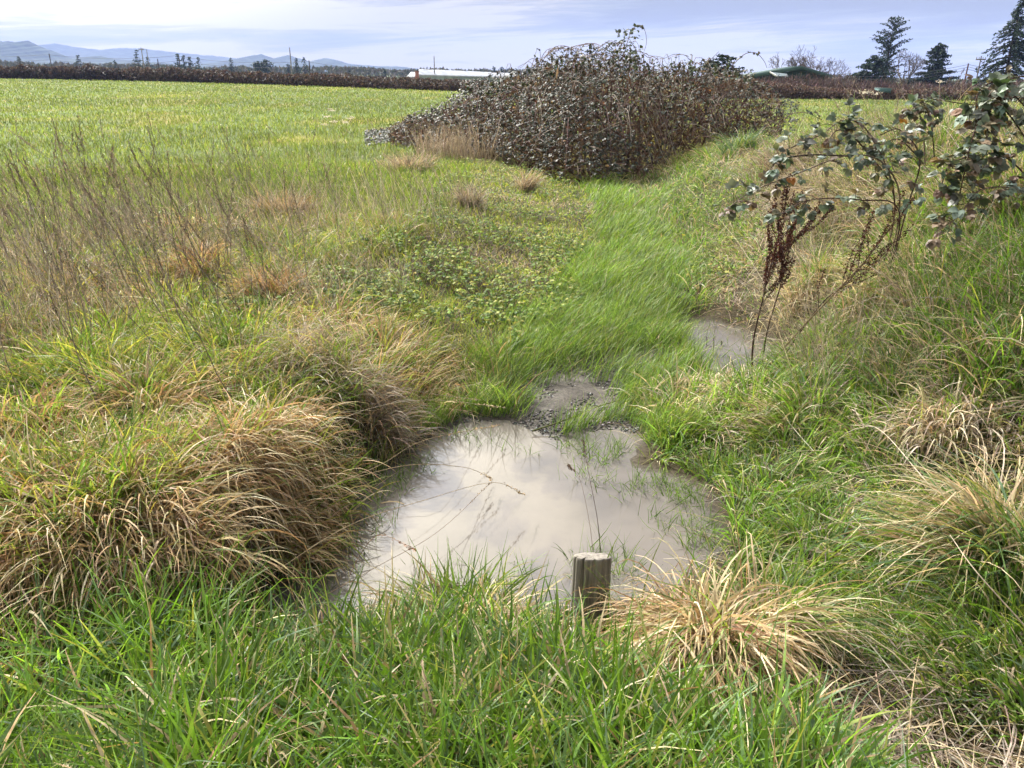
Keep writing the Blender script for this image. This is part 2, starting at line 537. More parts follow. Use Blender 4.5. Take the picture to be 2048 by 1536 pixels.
go = tag(mb.build('ground', gm, smooth=True), kind='structure')
wa = go.data.attributes.new('Wet', 'FLOAT', 'POINT')
wa.data.foreach_set('value', (mf[:, 0] * (0.4 + 0.6 * mn[:, 0])).astype(np.float32))

# muddy water
wm, t = mat_new('muddy_water')
tc = t.n('ShaderNodeTexCoord').outputs['Object']
nA = t.n('ShaderNodeTexNoise', Vector=tc, Scale=2.2, Detail=4.0).outputs[0]
nB = t.n('ShaderNodeTexNoise', Vector=tc, Scale=9.0, Detail=2.0).outputs[0]
col = t.mix(t.mapr(nA, 0.35, 0.65), (0.095, 0.085, 0.075, 1), (0.13, 0.115, 0.10, 1))
pr = t.n('ShaderNodeBsdfPrincipled', Base__Color=col, Roughness=0.035, IOR=1.333)
t.t.links.new(t.n('ShaderNodeBump', Height=nB, Strength=0.05, Distance=0.01).outputs[0], pr.inputs['Normal'])
t.t.links.new(pr.outputs[0], t.n('ShaderNodeOutputMaterial').inputs[0])


def water_sheet(poly):
    a = np.array(poly); lo = a.min(0) - 0.25; hi = a.max(0) + 0.25
    mb = MB(); nn = 60
    xs = np.linspace(lo[0], hi[0], nn); ys = np.linspace(lo[1], hi[1], nn)
    X2, Y2 = np.meshgrid(xs, ys)
    V = np.stack([X2.ravel(), Y2.ravel(), np.full(nn * nn, WZ)], 1)
    i2 = (np.arange(nn - 1)[:, None] * nn + np.arange(nn - 1)[None]).ravel()
    q = np.stack([i2, i2 + 1, i2 + nn + 1, i2 + nn], 1)
    cx = V[q].mean(1)
    s = poly_sd(poly, cx[:, 0], cx[:, 1])
    mb.add(V, q[s < 0.12], None, (1, 1, 1))
    tag(mb.build('water', wm, smooth=True), kind='structure')


water_sheet(pond)
water_sheet(pud)


# ------------------------------------------------------------------ grass cover (uncountable)
def scatter(n, r0, r1, a0=-50, a1=50):
    rr = np.exp(U(math.log(r0), math.log(r1), n)); aa = np.radians(U(a0, a1, n))
    return rr * np.sin(aa), rr * np.cos(aa), rr


def zones(x, y):
    h = height(x, y); d = x - chan(y)
    sp = poly_sd(pond, x, y); su = poly_sd(pud, x, y); sm = poly_sd(mud, x, y)
    return h, d, sp, su, sm


def rows(mbs, mask_fn):
    pass


def mixcol(n, frac, palA, palB, jit=0.16):
    a = pick(palA, n, jit); b = pick(palB, n, jit)
    m = rng.random(n) < frac
    return np.where(m[:, None], b, a), m


def layer(mb_g, mb_s, x, y, h, r, Lr, Wr, t0, t1, straw, pg, ps, K, az=None, azs=3.14, kink=0.1, wmin=0.0008, sc=1.0, tuft=0.0):
    n = len(x)
    if n == 0:
        return
    base = np.stack([x, y, h - 0.01], 1)
    m = rng.random(n) < straw
    L = U(Lr[0], Lr[1], n) * (0.65 + 0.7 * fbm(x * 2.6, y * 2.6, 124)) * sc; W = np.maximum(U(Wr[0], Wr[1], n), r * wmin)
    azv = U(-np.pi, np.pi, n) if az is None else az + rng.normal(0, azs, n)
    if tuft:
        e_ = 0.02; q0 = fbm(x * 2.4, y * 2.4, 300, 2)
        gxx = fbm((x + e_) * 2.4, y * 2.4, 300, 2) - q0; gyy = fbm(x * 2.4, (y + e_) * 2.4, 300, 2) - q0
        azv = np.where(rng.random(n) < 0.75, np.arctan2(-gyy, -gxx) + rng.normal(0, 0.6, n), azv)
        base[:, 2] += tuft * 0.5 * (q0 - 0.5)
        L = L * (0.5 + 1.0 * q0)
    th0 = U(*t0, n); th1 = th0 + U(*t1, n)
    for mk, mbx, pal, extra in ((~m, mb_g, pg, 0), (m, mb_s, ps, 0.35)):
        k = int(mk.sum())
        if not k:
            continue
        c = pick(pal, k) * (0.55 + 0.9 * fbm(x[mk] * np.where(r[mk] > 9, .3, 1.7), y[mk] * np.where(r[mk] > 9, .5, 1.7), 123, 4))[:, None]
        tip = c * np.array([1.15, 1.1, 1.0]) if mbx is mb_g else c * 1.1
        if mbx is mb_g:
            yt = rng.random(k) < 0.14
            tip = np.where(yt[:, None], pick(YELG + STRAW[:1], k), tip)
        blades(mbx, base[mk], L[mk], W[mk], azv[mk], th0[mk] + extra * rng.random(k), th1[mk] + extra, K, 1.4, c * 0.95, tip, kink + extra * 0.4)


near_g, near_s = MB(), MB()
right_g, right_s = MB(), MB()
left_g, left_s = MB(), MB()
chan_g, chan_s = MB(), MB()
shelf_g, shelf_s = MB(), MB()
field_g, field_s = MB(), MB()
wat_g = MB()

T1 = G(1390, 1350)
x, y, r = scatter(330000, 0.95, 15)
h, d, sp, su, sm = zones(x, y)
dry = (sp > 0.0) & (su > 0.0) & (h > WZ + 0.004)
hol = poly_sd(hollow, x, y)
hsc = 0.28 + 0.72 * sstep(0.0, 0.45, hol)
clump = fbm(x * 3.2, y * 3.2, 77)
big = fbm(x * 0.9, y * 0.9, 78)
isnear = dry & (y < 2.62) & (x < 0.95) & (x > -1.35)
chw = np.interp(y, [4, 6, 8, 10, 13], [0.66, 0.6, 0.5, 0.34, 0.22])
ischan = dry & (np.abs(d) < chw + 0.7 * (clump - .5) + rng.normal(0, 0.09, len(x))) & (y > 4.0) & (y < 14)
isleft = dry & ~isnear & ~ischan & (d < 0) & ((d < -2.3) | (y < 5.2))
isshelf = dry & ~isnear & ~ischan & ~isleft & (d < 0)
isright = dry & ~isnear & ~ischan & (d > 0)
thin = rng.random(len(x))


def sub(m):
    return x[m], y[m], h[m], r[m]


# foreground: long wet green blades
t1d = np.hypot(x - T1[0], y - T1[1] + 0.12)
pbx = P(1180, 1195, -0.22)
postd = np.hypot((x - pbx[0]) * 1.0, (y - pbx[1] + 0.22) * 0.6)
okay = isnear & (hol > -0.05) & (rng.random(len(x)) < np.where(t1d < 0.38, 0.15, 1.0) * np.where(postd < 0.15, 0.42, 1.0))
m = okay & (thin < 0.36 * sstep(-0.1, 0.35, sp) + 0.05)
layer(near_g, near_s, *sub(m), (0.08, 0.24), (0.003, 0.006), (0.05, 0.7), (0.2, 1.4), 0.25, NEARG[:3], STRAW + BROWN, 4, kink=0.1, sc=(0.32 + 0.68 * sstep(0.05, 0.85, sp[m])) * hsc[m])
m = okay & (thin > 0.8 - 0.02 * sstep(-0.1, 0.35, sp)) & (thin < 0.8 + 0.2 * sstep(-0.15, 0.3, sp))
a = sub(m)
layer(near_g, near_s, *a, (0.18, 0.46), (0.007, 0.016), (0.05, 0.6), (0.2, 1.6), 0.16, NEARG + BLUEG[:1], STRAW + BROWN[:1], 6, kink=0.16, sc=(0.32 + 0.68 * sstep(0.05, 0.85, sp[m])) * hsc[m])
m = isnear & (sp < 0.75) & (sp > 0.03) & (rng.random(len(x)) < 0.018) & (t1d > 0.3)
layer(near_g, near_s, *sub(m), (0.26, 0.44), (0.005, 0.010), (0.0, 0.5), (0.1, 1.3), 0.12, NEARG + BLUEG[:1], STRAW, 7, kink=0.2)
# corner of the foreground left, dark green lush
m = dry & (y < 2.1) & (x <= -0.95) & (thin < 0.25)
layer(near_g, near_s, *sub(m), (0.08, 0.2), (0.003, 0.006), (0.05, 0.6), (0.2, 1.3), 0.1, NEARG[:3], STRAW, 4)
m = dry & (y < 2.1) & (x <= -0.95) & (thin > 0.8)
a = sub(m)
layer(near_g, near_s, *a, (0.16, 0.42), (0.007, 0.016), (0.05, 0.6), (0.2, 1.3), 0.08, NEARG + BLUEG[:2], STRAW, 6, kink=0.12)
# right bank
st = np.clip(0.10 + 0.5 * sstep(0.46, 0.64, big) + 0.12 * sstep(3.2, 5.5, y), 0, 0.65)
m = isright & (thin < 0.85) & ~((hol < 0.0) & (thin > 0.12))
a = sub(m)
layer(right_g, right_s, *a, (0.10, 0.30), (0.004, 0.0105), (0.1, 0.8), (0.2, 1.6), st[m], NEARG + NEARG[3:4] + YELG[2:] + BLUEG[1:2], STRAW + GREYS[:2], 5, kink=0.2, tuft=0.22, sc=(0.22 + 0.78 * sstep(0.05, 0.7, su[m])) * hsc[m])
# taller grass and straw on the crest of the right bank
x1, y1, r1 = scatter(60000, 4.0, 11, 12, 50)
h1, d1, *_ = zones(x1, y1)
m = (d1 > 2.0) & (d1 < 6.5) & (fbm(x1 * 1.3, y1 * 1.3, 71) > 0.36) & (rng.random(len(x1)) < 0.7)
layer(right_g, right_s, x1[m], y1[m], h1[m], r1[m], (0.32, 0.72), (0.004, 0.010), (0.0, 0.5), (0.3, 1.9), 0.42, NEARG + BLUEG[:1], STRAW + GREYS, 6, kink=0.15)
m = (hol < 0.08) & (y < 3) & (rng.random(len(x)) < 0.28)
layer(right_g, right_s, *sub(m), (0.05, 0.2), (0.002, 0.005), (0.9, 1.6), (0.0, 0.6), 0.92, NEARG, GREYS + BROWN, 4, kink=0.2)
# left bank
st = np.clip(0.25 + 0.42 * sstep(0.42, 0.62, big), 0, 0.75)
m = isleft & (thin < 0.9) & (r < 9)
a = sub(m)
layer(left_g, left_s, *a, (0.12, 0.34), (0.0035, 0.0105), (0.1, 0.8), (0.2, 1.6), st[m], GREEN + YELG, STRAW + BROWN, 5, kink=0.22, tuft=0.35)
m = isleft & (r >= 9)
a = sub(m)
layer(field_g, field_s, *a, (0.08, 0.2), (0.003, 0.006), (0.05, 0.5), (0.2, 1.0), 0.12, GREEN[1:4] + YELG[2:], STRAW, 3)
# flattened thatch and thin upright dead stems
m = (isleft | (isright & (d > 0.9))) & (thin > 0.80) & (r < 10)
layer(left_g, left_s, *sub(m), (0.18, 0.42), (0.003, 0.0065), (0.9, 1.5), (0.0, 0.9), 1.0, GREEN, GREYS + STRAW[:2], 4, kink=0.25)
x1, y1, r1 = scatter(60000, 4.2, 13, -42, 46)
h1, d1, *_ = zones(x1, y1)
m = ((d1 < -1.6) | (d1 > 1.4)) & (fbm(x1 * 1.1, y1 * 1.1, 171) > 0.47) & (rng.random(len(x1)) < np.where(d1 < 0, 0.24, 0.26) * sstep(13.5, 9, r1))
layer(left_g, left_s, x1[m], y1[m], h1[m], r1[m], (0.35, 0.95), (0.0016, 0.003), (0.0, 0.4), (0.0, 0.5), 1.0, GREEN, [(0.28, 0.25, 0.20), (0.38, 0.34, 0.27), (0.17, 0.145, 0.115)], 4, kink=0.1, az=2.6, azs=1.0, wmin=0.0006)
# channel: fine combed grass, all leaning to the right
m = ischan & (su > 0.03) & (sp > 0.03)
strip = fbm((x * 0.94 + y * 0.34) * 1.6, (-x * 0.34 + y * 0.94) * 7.0, 210, 3)
mudd = sstep(-0.40, 0.05, sm + 1.3 * (strip - 0.42))
dens = np.where(sm > 0.15, 1.0, mudd)
m &= thin < dens
a = sub(m)
layer(chan_g, chan_s, *a, (0.07, 0.26), (0.003, 0.0055), (0.2, 0.7), (0.3, 1.0), 0.03, [(0.12, 0.215, 0.035), (0.155, 0.26, 0.05), (0.08, 0.15, 0.03), (0.19, 0.28, 0.055), (0.10, 0.15, 0.03)], STRAW, 3, az=0.35 + 1.2 * (fbm(a[0] * 1.5, a[1] * 1.5, 33) - .5), azs=0.6, kink=0.08, wmin=0.0009, tuft=0.12)
x0, y0, r0 = scatter(105000, 4.0, 14, -10, 28)
h0, d0, sp0, su0, sm0 = zones(x0, y0)
m = (np.abs(d0) < np.interp(y0, [4, 6, 8, 10, 13], [0.70, 0.62, 0.5, 0.34, 0.22]) + 0.7 * (fbm(x0 * 3.2, y0 * 3.2, 77) - .5) + rng.normal(0, 0.09, len(x0))) & (rng.random(len(x0)) < sstep(-0.38, 0.04, sm0 + 1.3 * (fbm((x0 * 0.94 + y0 * 0.34) * 1.6, (-x0 * 0.34 + y0 * 0.94) * 7.0, 210, 3) - .42))) & (su0 > 0.02) & (sp0 > 0.05)
layer(chan_g, chan_s, x0[m], y0[m], h0[m], r0[m], (0.07, 0.26), (0.003, 0.0055), (0.15, 0.65), (0.2, 1.0), 0.02, [(0.12, 0.215, 0.035), (0.155, 0.26, 0.05), (0.08, 0.15, 0.03), (0.19, 0.28, 0.055), (0.10, 0.15, 0.03)], STRAW, 3, az=0.35 + 1.2 * (fbm(x0[m] * 1.5, y0[m] * 1.5, 33) - .5), azs=0.5, kink=0.06, wmin=0.0009)
# left shelf
st = np.clip(0.12 + 0.5 * sstep(0.5, 0.66, big), 0, 0.6)
m = isshelf
a = sub(m)
layer(shelf_g, shelf_s, *a, (0.05, 0.15), (0.002, 0.0045), (0.1, 0.8), (0.2, 1.5), st[m], GREEN[1:4] + YELG, STRAW + GREYS, 4, kink=0.1)
# field grass, thinning out with distance
x, y, r = scatter(270000, 6.5, 155, -40, 42)
h, d, sp, su, sm = zones(x, y)
bush = ((x - 1.6) / 3.6) ** 2 + ((y - 17) / 4.5) ** 2
m = (y < hedge_y(x) - 0.5) & ((d < -2.2) | (d > 3.2) | (y > 14)) & (bush > 0.6)
pn = fbm(x * 0.10, y * 0.22, 31)
stf = np.where(d > 0, 0.10, 0.02 + 0.15 * sstep(13, 7, y))[m]
yel = (pn > 0.52)[m]
xs, ys, hs, rs = x[m], y[m], h[m], r[m]
layer(field_g, field_s, xs[yel], ys[yel], hs[yel], rs[yel], (0.07, 0.17), (0.003, 0.006), (0.05, 0.5), (0.1, 0.9), stf[yel], FIELDG + YELG[2:], STRAW, 2, wmin=0.0009)
layer(field_g, field_s, xs[~yel], ys[~yel], hs[~yel], rs[~yel], (0.07, 0.17), (0.003, 0.006), (0.05, 0.5), (0.1, 0.9), stf[~yel], FIELDG, STRAW, 2, wmin=0.0009)
# sparse blades standing in the water along the margins
x, y, r = scatter(60000, 2.2, 6.5, -30, 30)
h, d, sp, su, sm = zones(x, y)
wet = ((sp < 0) & (sp > -0.42)) & (fbm(x * 5, y * 5, 91) > np.where(x > 0.25, 0.42, 0.5))
wet &= rng.random(len(x)) < np.where(x > 0.25, 0.85, np.where(y > 3.2, 0.8, 0.25)) * sstep(-0.42, -0.02, sp)
wet |= (su < 0) & (rng.random(len(x)) < 0.18)
n = int(wet.sum())
blades(wat_g, np.stack([x[wet], y[wet], np.full(n, WZ - 0.02)], 1), U(0.05, 0.19, n), U(0.0022, 0.0045, n), U(-np.pi, np.pi, n), U(0.1, 1.0, n), U(0.3, 1.7, n), 4, 1.4, pick(GREEN[:3] + [(0.05, 0.08, 0.02)], n), pick(GREEN[:4], n), 0.2)

for nm, g_, s_ in (('near_bank', near_g, near_s), ('right_bank', right_g, right_s), ('left_bank', left_g, left_s), ('channel', chan_g, chan_s), ('shelf', shelf_g, shelf_s), ('field', field_g, field_s)):
    tag(g_.build('green_grass', M_green), kind='stuff')
    if s_.n:
        tag(s_.build('dead_grass', M_straw), kind='stuff')
tag(wat_g.build('flooded_grass', M_green), kind='stuff')

# low leafy ground cover on the shelf and the foot of the right bank
fb = MB()
x, y, r = scatter(34000, 4.6, 15, -28, 32)
h, d, sp, su, sm = zones(x, y)
pc = fbm(x * 1.6, y * 1.6, 13)
m = (((d < -0.55) & (d > -2.6)) | ((d > 0.6) & (d < 1.6) & (y > 7.0))) & (pc > 0.46) & (y > 5)
blob = G(1040, 610)
m |= (np.hypot(x - blob[0], (y - blob[1]) * 0.8) < 0.55) & (rng.random(len(x)) < 0.9)
bx, by, bz, br = x[m], y[m], h[m], r[m]
n = len(bx)
hh = U(0.04, 0.13, n) + 0.05 * pc[m]
cen = np.stack([bx, by, bz + hh], 1)
colr = pick([(0.15, 0.22, 0.04), (0.20, 0.26, 0.06), (0.10, 0.16, 0.035), (0.30, 0.31, 0.08), (0.07, 0.12, 0.03)], n, 0.2)
yaw = U(0, 6.28, n)
nrm = np.stack([rng.normal(0, 0.4, n), rng.normal(-0.15, 0.4, n), np.ones(n)], 1)
for k3 in (-1.15, 0, 1.15):
    D = np.stack([np.cos(yaw + k3), np.sin(yaw + k3), U(-0.3, 0.1, n)], 1)
    leaflets(fb, cen, D, nrm, np.maximum(U(0.018, 0.036, n), br * 0.0016), np.maximum(U(0.016, 0.03, n), br * 0.0013), colr, 0.25)
tag(fb.build('ground_cover', M_forb), kind='stuff')

# gravel on the mud
gv = MB()
x, y, r = scatter(26000, 3.8, 6.4, -16, 24)
h, d, sp, su, sm = zones(x, y)
m = (sm < 0.06) & (h > WZ - 0.012) & (fbm(x * 5, y * 5, 17) > 0.42)
n = int(m.sum())
cen = np.stack([x[m], y[m], h[m] + 0.002], 1)
sz = U(0.003, 0.009, n)
octv = np.array([[1, 0, 0], [-1, 0, 0], [0, 1, 0], [0, -1, 0], [0, 0, .7], [0, 0, -.7]], float)
octf = np.array([[0, 2, 4], [2, 1, 4], [1, 3, 4], [3, 0, 4], [2, 0, 5], [1, 2, 5], [3, 1, 5], [0, 3, 5]])
V = cen[:, None] + octv[None] * sz[:, None, None] * U(0.7, 1.4, (n, 6, 1))
tr = (np.arange(n)[:, None, None] * 6 + octf[None]).reshape(-1, 3)
gcl = pick([(0.06, 0.06, 0.06), (0.03, 0.03, 0.033), (0.11, 0.105, 0.10), (0.05, 0.045, 0.04), (0.28, 0.27, 0.26)], n, 0.25)
gv.add(V.reshape(-1, 3), None, tr, np.repeat(gcl, 6, 0))
tag(gv.build('gravel', M_stone), kind='stuff')


# ------------------------------------------------------------------ grass tussocks, one thing each
def tussock(name, px, py, rad, L, n_dead, n_green, label, pd=STRAW, pg=GREEN, droop=(0.9, 2.3), lean=None, W=(0.0045, 0.0115), K=8, up=0.0, group=None, cat='grass tussock', green_droop=(0.3, 1.5)):
    c = G(px, py); loc = np.array([c[0], c[1], hz(c[0], c[1])])
    o = empty(name, loc)
    tag(o, label, cat, group)
    for part, n, pal, mt in (('dead_blades', n_dead, pd, M_straw), ('green_blades', n_green, pg, M_green)):
        if n <= 0:
            continue
        mb = MB()
        rr = rad * np.sqrt(rng.random(n)); aa = U(-np.pi, np.pi, n)
        bx = loc[0] + rr * np.cos(aa); by = loc[1] + rr * np.sin(aa)
        base = np.stack([bx, by, height(bx, by) - 0.01 + up * rng.random(n) * (1 - rr / rad)], 1)
        sub_ = rng.integers(0, 7, n); sa = U(-np.pi, np.pi, 7); sr = rad * U(0.2, 0.8, 7)
        bx = loc[0] + sr[sub_] * np.cos(sa[sub_]) + rng.normal(0, rad * 0.22, n); by = loc[1] + sr[sub_] * np.sin(sa[sub_]) + rng.normal(0, rad * 0.22, n)
        rr = np.minimum(np.hypot(bx - loc[0], by - loc[1]), rad); aa = np.arctan2(by - loc[1], bx - loc[0])
        base = np.stack([bx, by, height(bx, by) - 0.01 + up * rng.random(n) * (1 - rr / rad)], 1)
        az = aa + U(-0.8, 0.8, 7)[sub_] + rng.normal(0, 0.9, n)
        if lean is not None:
            w_ = rng.random(n) < 0.6
            az = np.where(w_, lean + rng.normal(0, 0.5, n), az)
        n_ = n; th0 = U(0.0, 0.6, n) + 0.6 * rr / rad * rng.random(n)
        dr = droop if part == 'dead_blades' else green_droop
        c0 = pick(pal, n)
        c1 = c0 * 1.1
        if part == 'green_blades':
            yt = rng.random(n) < 0.3
            c1 = np.where(yt[:, None], pick(YELG, n), c1)
        blades(mb, base, L * U(0.35, 1.1, n) * (1.0 if part == 'dead_blades' else 0.95), np.maximum(U(*W, n), np.hypot(loc[0], loc[1]) * 0.0008), az, th0, th0 + U(*dr, n), K, 1.45, c0, c1, 0.3 if part == 'dead_blades' else 0.25)
        mb.build(part, mt, o, loc)
    return o


T = tussock
T('grass_tussock', 1390, 1345, 0.17, 0.50, 1400, 150, 'straw tussock arching over beside the wooden post in the foreground', STRAW + BROWN, droop=(1.9, 2.9), up=0.22, W=(0.004, 0.010), green_droop=(0.6, 2.4), lean=-2.1)
T('grass_tussock', 1520, 1290, 0.14, 0.46, 420, 200, 'loose tan and green tuft joined to the right of the foreground straw tussock', STRAW + BROWN[:1], droop=(1.0, 2.6), up=0.08, W=(0.004, 0.010), lean=-0.8)
T('grass_tussock', 930, 1240, 0.25, 0.30, 420, 260, 'low green and straw clump on the near bank left of the wooden post', STRAW, droop=(0.8, 2.0))
T('grass_tussock', 515, 1040, 0.24, 0.34, 1000, 60, 'rusty brown tussock hanging over the water on the left edge of the pool', BROWN + STRAW[:1], droop=(1.3, 2.8), lean=-0.4, up=0.12)
T('grass_tussock', 310, 1160, 0.34, 0.46, 1100, 200, 'brown matted tussock at the near left corner of the pool', BROWN + STRAW, droop=(1.3, 2.8), lean=-0.7, up=0.12)
T('grass_tussock', 470, 960, 0.36, 0.42, 1000, 260, 'orange straw tussock with yellow blades directly behind the rusty one by the pool', BROWN + STRAW, YELG + GREEN, droop=(1.2, 2.7), lean=-0.5, up=0.14)
T('grass_tussock', 190, 1080, 0.36, 0.5, 1100, 380, 'large yellow green and straw tussock at the left edge above the dark hollow', BROWN + STRAW, YELG + GREEN, droop=(1.2, 2.7), lean=-1.0, up=0.14)
T('grass_tussock', 60, 900, 0.28, 0.42, 800, 260, 'orange tinted straw tussock farthest left beneath the dry stalks', BROWN, YELG + GREEN, droop=(1.2, 2.7), lean=-0.8, up=0.1)
T('grass_tussock', 330, 970, 0.34, 0.36, 800, 240, 'flattened brown and yellow tussock in the middle of the left straw mass', BROWN + STRAW, YELG + GREEN, droop=(1.2, 2.7), lean=-0.8, up=0.08)
T('grass_tussock', 90, 1000, 0.34, 0.40, 800, 260, 'straw tussock with yellow blades at the left edge below the orange tinted one', STRAW + BROWN, YELG + GREEN, droop=(1.2, 2.7), lean=-1.0, up=0.08)
T('grass_tussock', 560, 890, 0.32, 0.36, 800, 200, 'low straw tussock between the rusty tussock and the grey straw mound', STRAW + BROWN, YELG + GREEN, droop=(1.2, 2.7), lean=-0.6, up=0.06)
T('grass_tussock', 300, 830, 0.28, 0.38, 700, 300, 'mixed green and brown tussock among the lower dry stalks', BROWN + STRAW, GREEN + YELG, droop=(0.9, 2.1), up=0.1)
T('grass_tussock', 650, 740, 0.42, 0.42, 1300, 90, 'grey straw mound with tangled thin stems above the pool', GREYS + STRAW[:2], droop=(0.9, 2.3), lean=-0.3, W=(0.0028, 0.006), up=0.22)
T('grass_tussock', 735, 850, 0.26, 0.38, 1000, 120, 'grey brown tussock drooping to the water at the far left of the pool', GREYS + BROWN[:1], droop=(1.3, 2.8), lean=-0.4, W=(0.003, 0.0065), up=0.12)
T('grass_tussock', 1980, 1150, 0.20, 0.58, 520, 620, 'large green tussock with long blades sweeping left at the right edge', STRAW, GREEN[:3] + BLUEG, droop=(0.9, 2.0), lean=2.9, up=0.12, green_droop=(0.7, 2.0))
T('grass_tussock', 1340, 880, 0.17, 0.26, 20, 1300, 'bright green upright tuft at the far right corner of the pool', STRAW, GREEN[1:4], W=(0.0025, 0.005), green_droop=(0.1, 0.9), lean=0.4)
T('grass_tussock', 1780, 780, 0.16, 0.34, 120, 420, 'dark green broad bladed tussock on the right bank below the dock plant', STRAW, GREEN[:3] + BLUEG, green_droop=(0.3, 1.4))
T('grass_tussock', 1620, 590, 0.20, 0.45, 520, 240, 'arched straw and green tussock just behind the dock plant', STRAW, GREEN, droop=(0.9, 2.2), lean=-1.8, up=0.12)
T('grass_tussock', 1790, 600, 0.30, 0.6, 500, 420, 'shaggy green and straw tussock on the right bank slope right of the dock plant', STRAW, GREEN[:3], droop=(0.9, 2.2), lean=-2.0, up=0.15, green_droop=(0.7, 2.0))
T('grass_tussock', 1900, 470, 0.34, 0.8, 800, 480, 'straw and green tussock under the hanging bramble leaves', STRAW + GREYS, GREEN[:3], droop=(0.9, 2.2), up=0.18, green_droop=(0.6, 1.9))
T('grass_tussock', 1720, 430, 0.36, 0.75, 900, 200, 'dry tan tussock beneath the arching bramble cane', STRAW + GREYS, GREEN, droop=(0.8, 2.1), W=(0.003, 0.0065), up=0.2)
T('grass_tussock', 2030, 450, 0.36, 0.85, 700, 520, 'tall green and straw tussock at the right edge behind the hanging bramble', STRAW + GREYS, GREEN[:3], droop=(0.6, 2.0), up=0.18, green_droop=(0.4, 1.8))
T('grass_tussock', 1620, 400, 0.34, 0.6, 900, 160, 'grey twiggy straw tussock under the tip of the arching bramble cane', GREYS, GREEN, droop=(0.7, 2.1), W=(0.003, 0.006), up=0.15)
T('grass_tussock', 1830, 360, 0.36, 0.75, 500, 420, 'upright green and tan tussock on the right bank crest below the orange leaf', STRAW + GREYS, GREEN[:3], droop=(0.4, 1.8), up=0.15, green_droop=(0.3, 1.4))
for px_, py_, lab_ in [(1560, 345, 'grey twiggy scrub clump on the right bank left of the bramble arch'), (1660, 330, 'grey twiggy scrub clump directly beneath the leafy bramble arch'), (1760, 310, 'pale twiggy scrub clump between the two brambles'), (1890, 320, 'brown twiggy scrub clump just left of the hanging bramble clump'), (1990, 330, 'brown twiggy scrub clump inside the hanging bramble clump'), (1800, 370, 'low grey scrub clump in front of the pale one between the brambles')]:
    T('dead_scrub', px_, py_, 0.45, 0.62, 900, 160, lab_, GREYS + [(0.22, 0.17, 0.13), (0.15, 0.11, 0.09)], GREEN[:3], droop=(0.3, 1.9), W=(0.0025, 0.005), up=0.12, cat='dead scrub')
T('grass_tussock', 1470, 310, 0.35, 0.55, 60, 700, 'blue green tussock on the far right bank beside the bramble thicket', STRAW, BLUEG, green_droop=(0.4, 1.7))
T('grass_tussock', 935, 415, 0.12, 0.42, 380, 20, 'narrow upright grey straw tuft in the middle of the left shelf', GREYS, droop=(0.1, 1.0), W=(0.0025, 0.005))
T('grass_tussock', 1055, 385, 0.14, 0.45, 360, 10, 'pale straw tuft leaning right close to the bramble thicket', GREYS + STRAW, droop=(0.2, 1.0), lean=0.2, W=(0.0025, 0.005))
T('grass_tussock', 560, 430, 0.35, 0.42, 800, 80, 'brown upright tuft behind the dry stalks with a dark gap below', GREYS + BROWN, droop=(0.2, 1.2), W=(0.003, 0.0065))
T('grass_tussock', 820, 345, 0.45, 0.45, 800, 60, 'wide tan tuft at the field edge left of the bramble thicket', GREYS + STRAW, droop=(0.2, 1.2), W=(0.003, 0.0065))
T('grass_tussock', 560, 610, 0.30, 0.40, 900, 160, 'rusty brown tussock in front of the dry stalks with green tips', BROWN, GREEN + YELG, droop=(0.7, 2.2), up=0.12)
T('grass_tussock', 400, 560, 0.26, 0.40, 700, 100, 'rusty tussock half hidden among the dry stalks', BROWN, YELG, droop=(0.6, 2.0), up=0.12)
T('grass_tussock', 790, 470, 0.22, 0.32, 260, 260, 'orange tipped green tussock on the left shelf', BROWN, YELG + GREEN, droop=(0.4, 1.6))
T('grass_tussock', 1560, 860, 0.2, 0.28, 260, 400, 'rounded green and straw hummock right of the pool', STRAW, GREEN, droop=(0.9, 2.1), lean=2.8, green_droop=(0.8, 2.0), up=0.06)
T('grass_tussock', 1880, 880, 0.22, 0.36, 620, 140, 'bleached straw heap on the right bank above the long sweeping tussock', GREYS + STRAW, GREEN, droop=(1.2, 2.7), lean=-2.2, up=0.12)


# ------------------------------------------------------------------ wooden post
wood, t = mat_new('weathered_wood')
tc = t.n('ShaderNodeTexCoord').outputs['Object']
mp = t.n('ShaderNodeMapping', Vector=tc, Scale=(60, 60, 5)).outputs[0]
nA = t.n('ShaderNodeTexNoise', Vector=mp, Scale=1.0, Detail=6.0, Roughness=0.65).outputs[0]
nB = t.n('ShaderNodeTexNoise', Vector=tc, Scale=18.0, Detail=4.0).outputs[0]
col = t.ramp(nA, [(0.28, (0.05, 0.042, 0.036)), (0.5, (0.16, 0.142, 0.122)), (0.75, (0.27, 0.245, 0.215))])
col = t.mix(t.mapr(nB, 0.5, 0.75, 0.0, 0.5), col, (0.13, 0.13, 0.07, 1))
pr = t.n('ShaderNodeBsdfPrincipled', Base__Color=col, Roughness=0.85)
t.t.links.new(t.n('ShaderNodeBump', Height=nA, Strength=0.8, Distance=0.006).outputs[0], pr.inputs['Normal'])
t.t.links.new(pr.outputs[0], t.n('ShaderNodeOutputMaterial').inputs[0])
pb = P(1180, 1195, -0.22)
ptop = A(1178, 1112, pb[1])[2]
rad = 0.5 * 76 / F * float(np.dot(pb - np.array([0, 0, CAMZ]), ray(1180, 1195)) / np.dot(ray(1180, 1195), ray(1180, 1195)))
mb = MB(); ns = 72
a = np.arange(ns) / ns * 2 * np.pi
groove = 1 - 0.035 * vnoise(a * 9, a * 0 + 1, 5) - 0.02 * vnoise(a * 22, a * 0, 6)
for c_, w_, dp in ((4.1, 0.06, 0.28), (4.75, 0.05, 0.22), (5.3, 0.045, 0.18), (3.5, 0.05, 0.2), (1.2, 0.06, 0.2)):
    groove -= dp * np.exp(-((a - c_) / w_) ** 2)
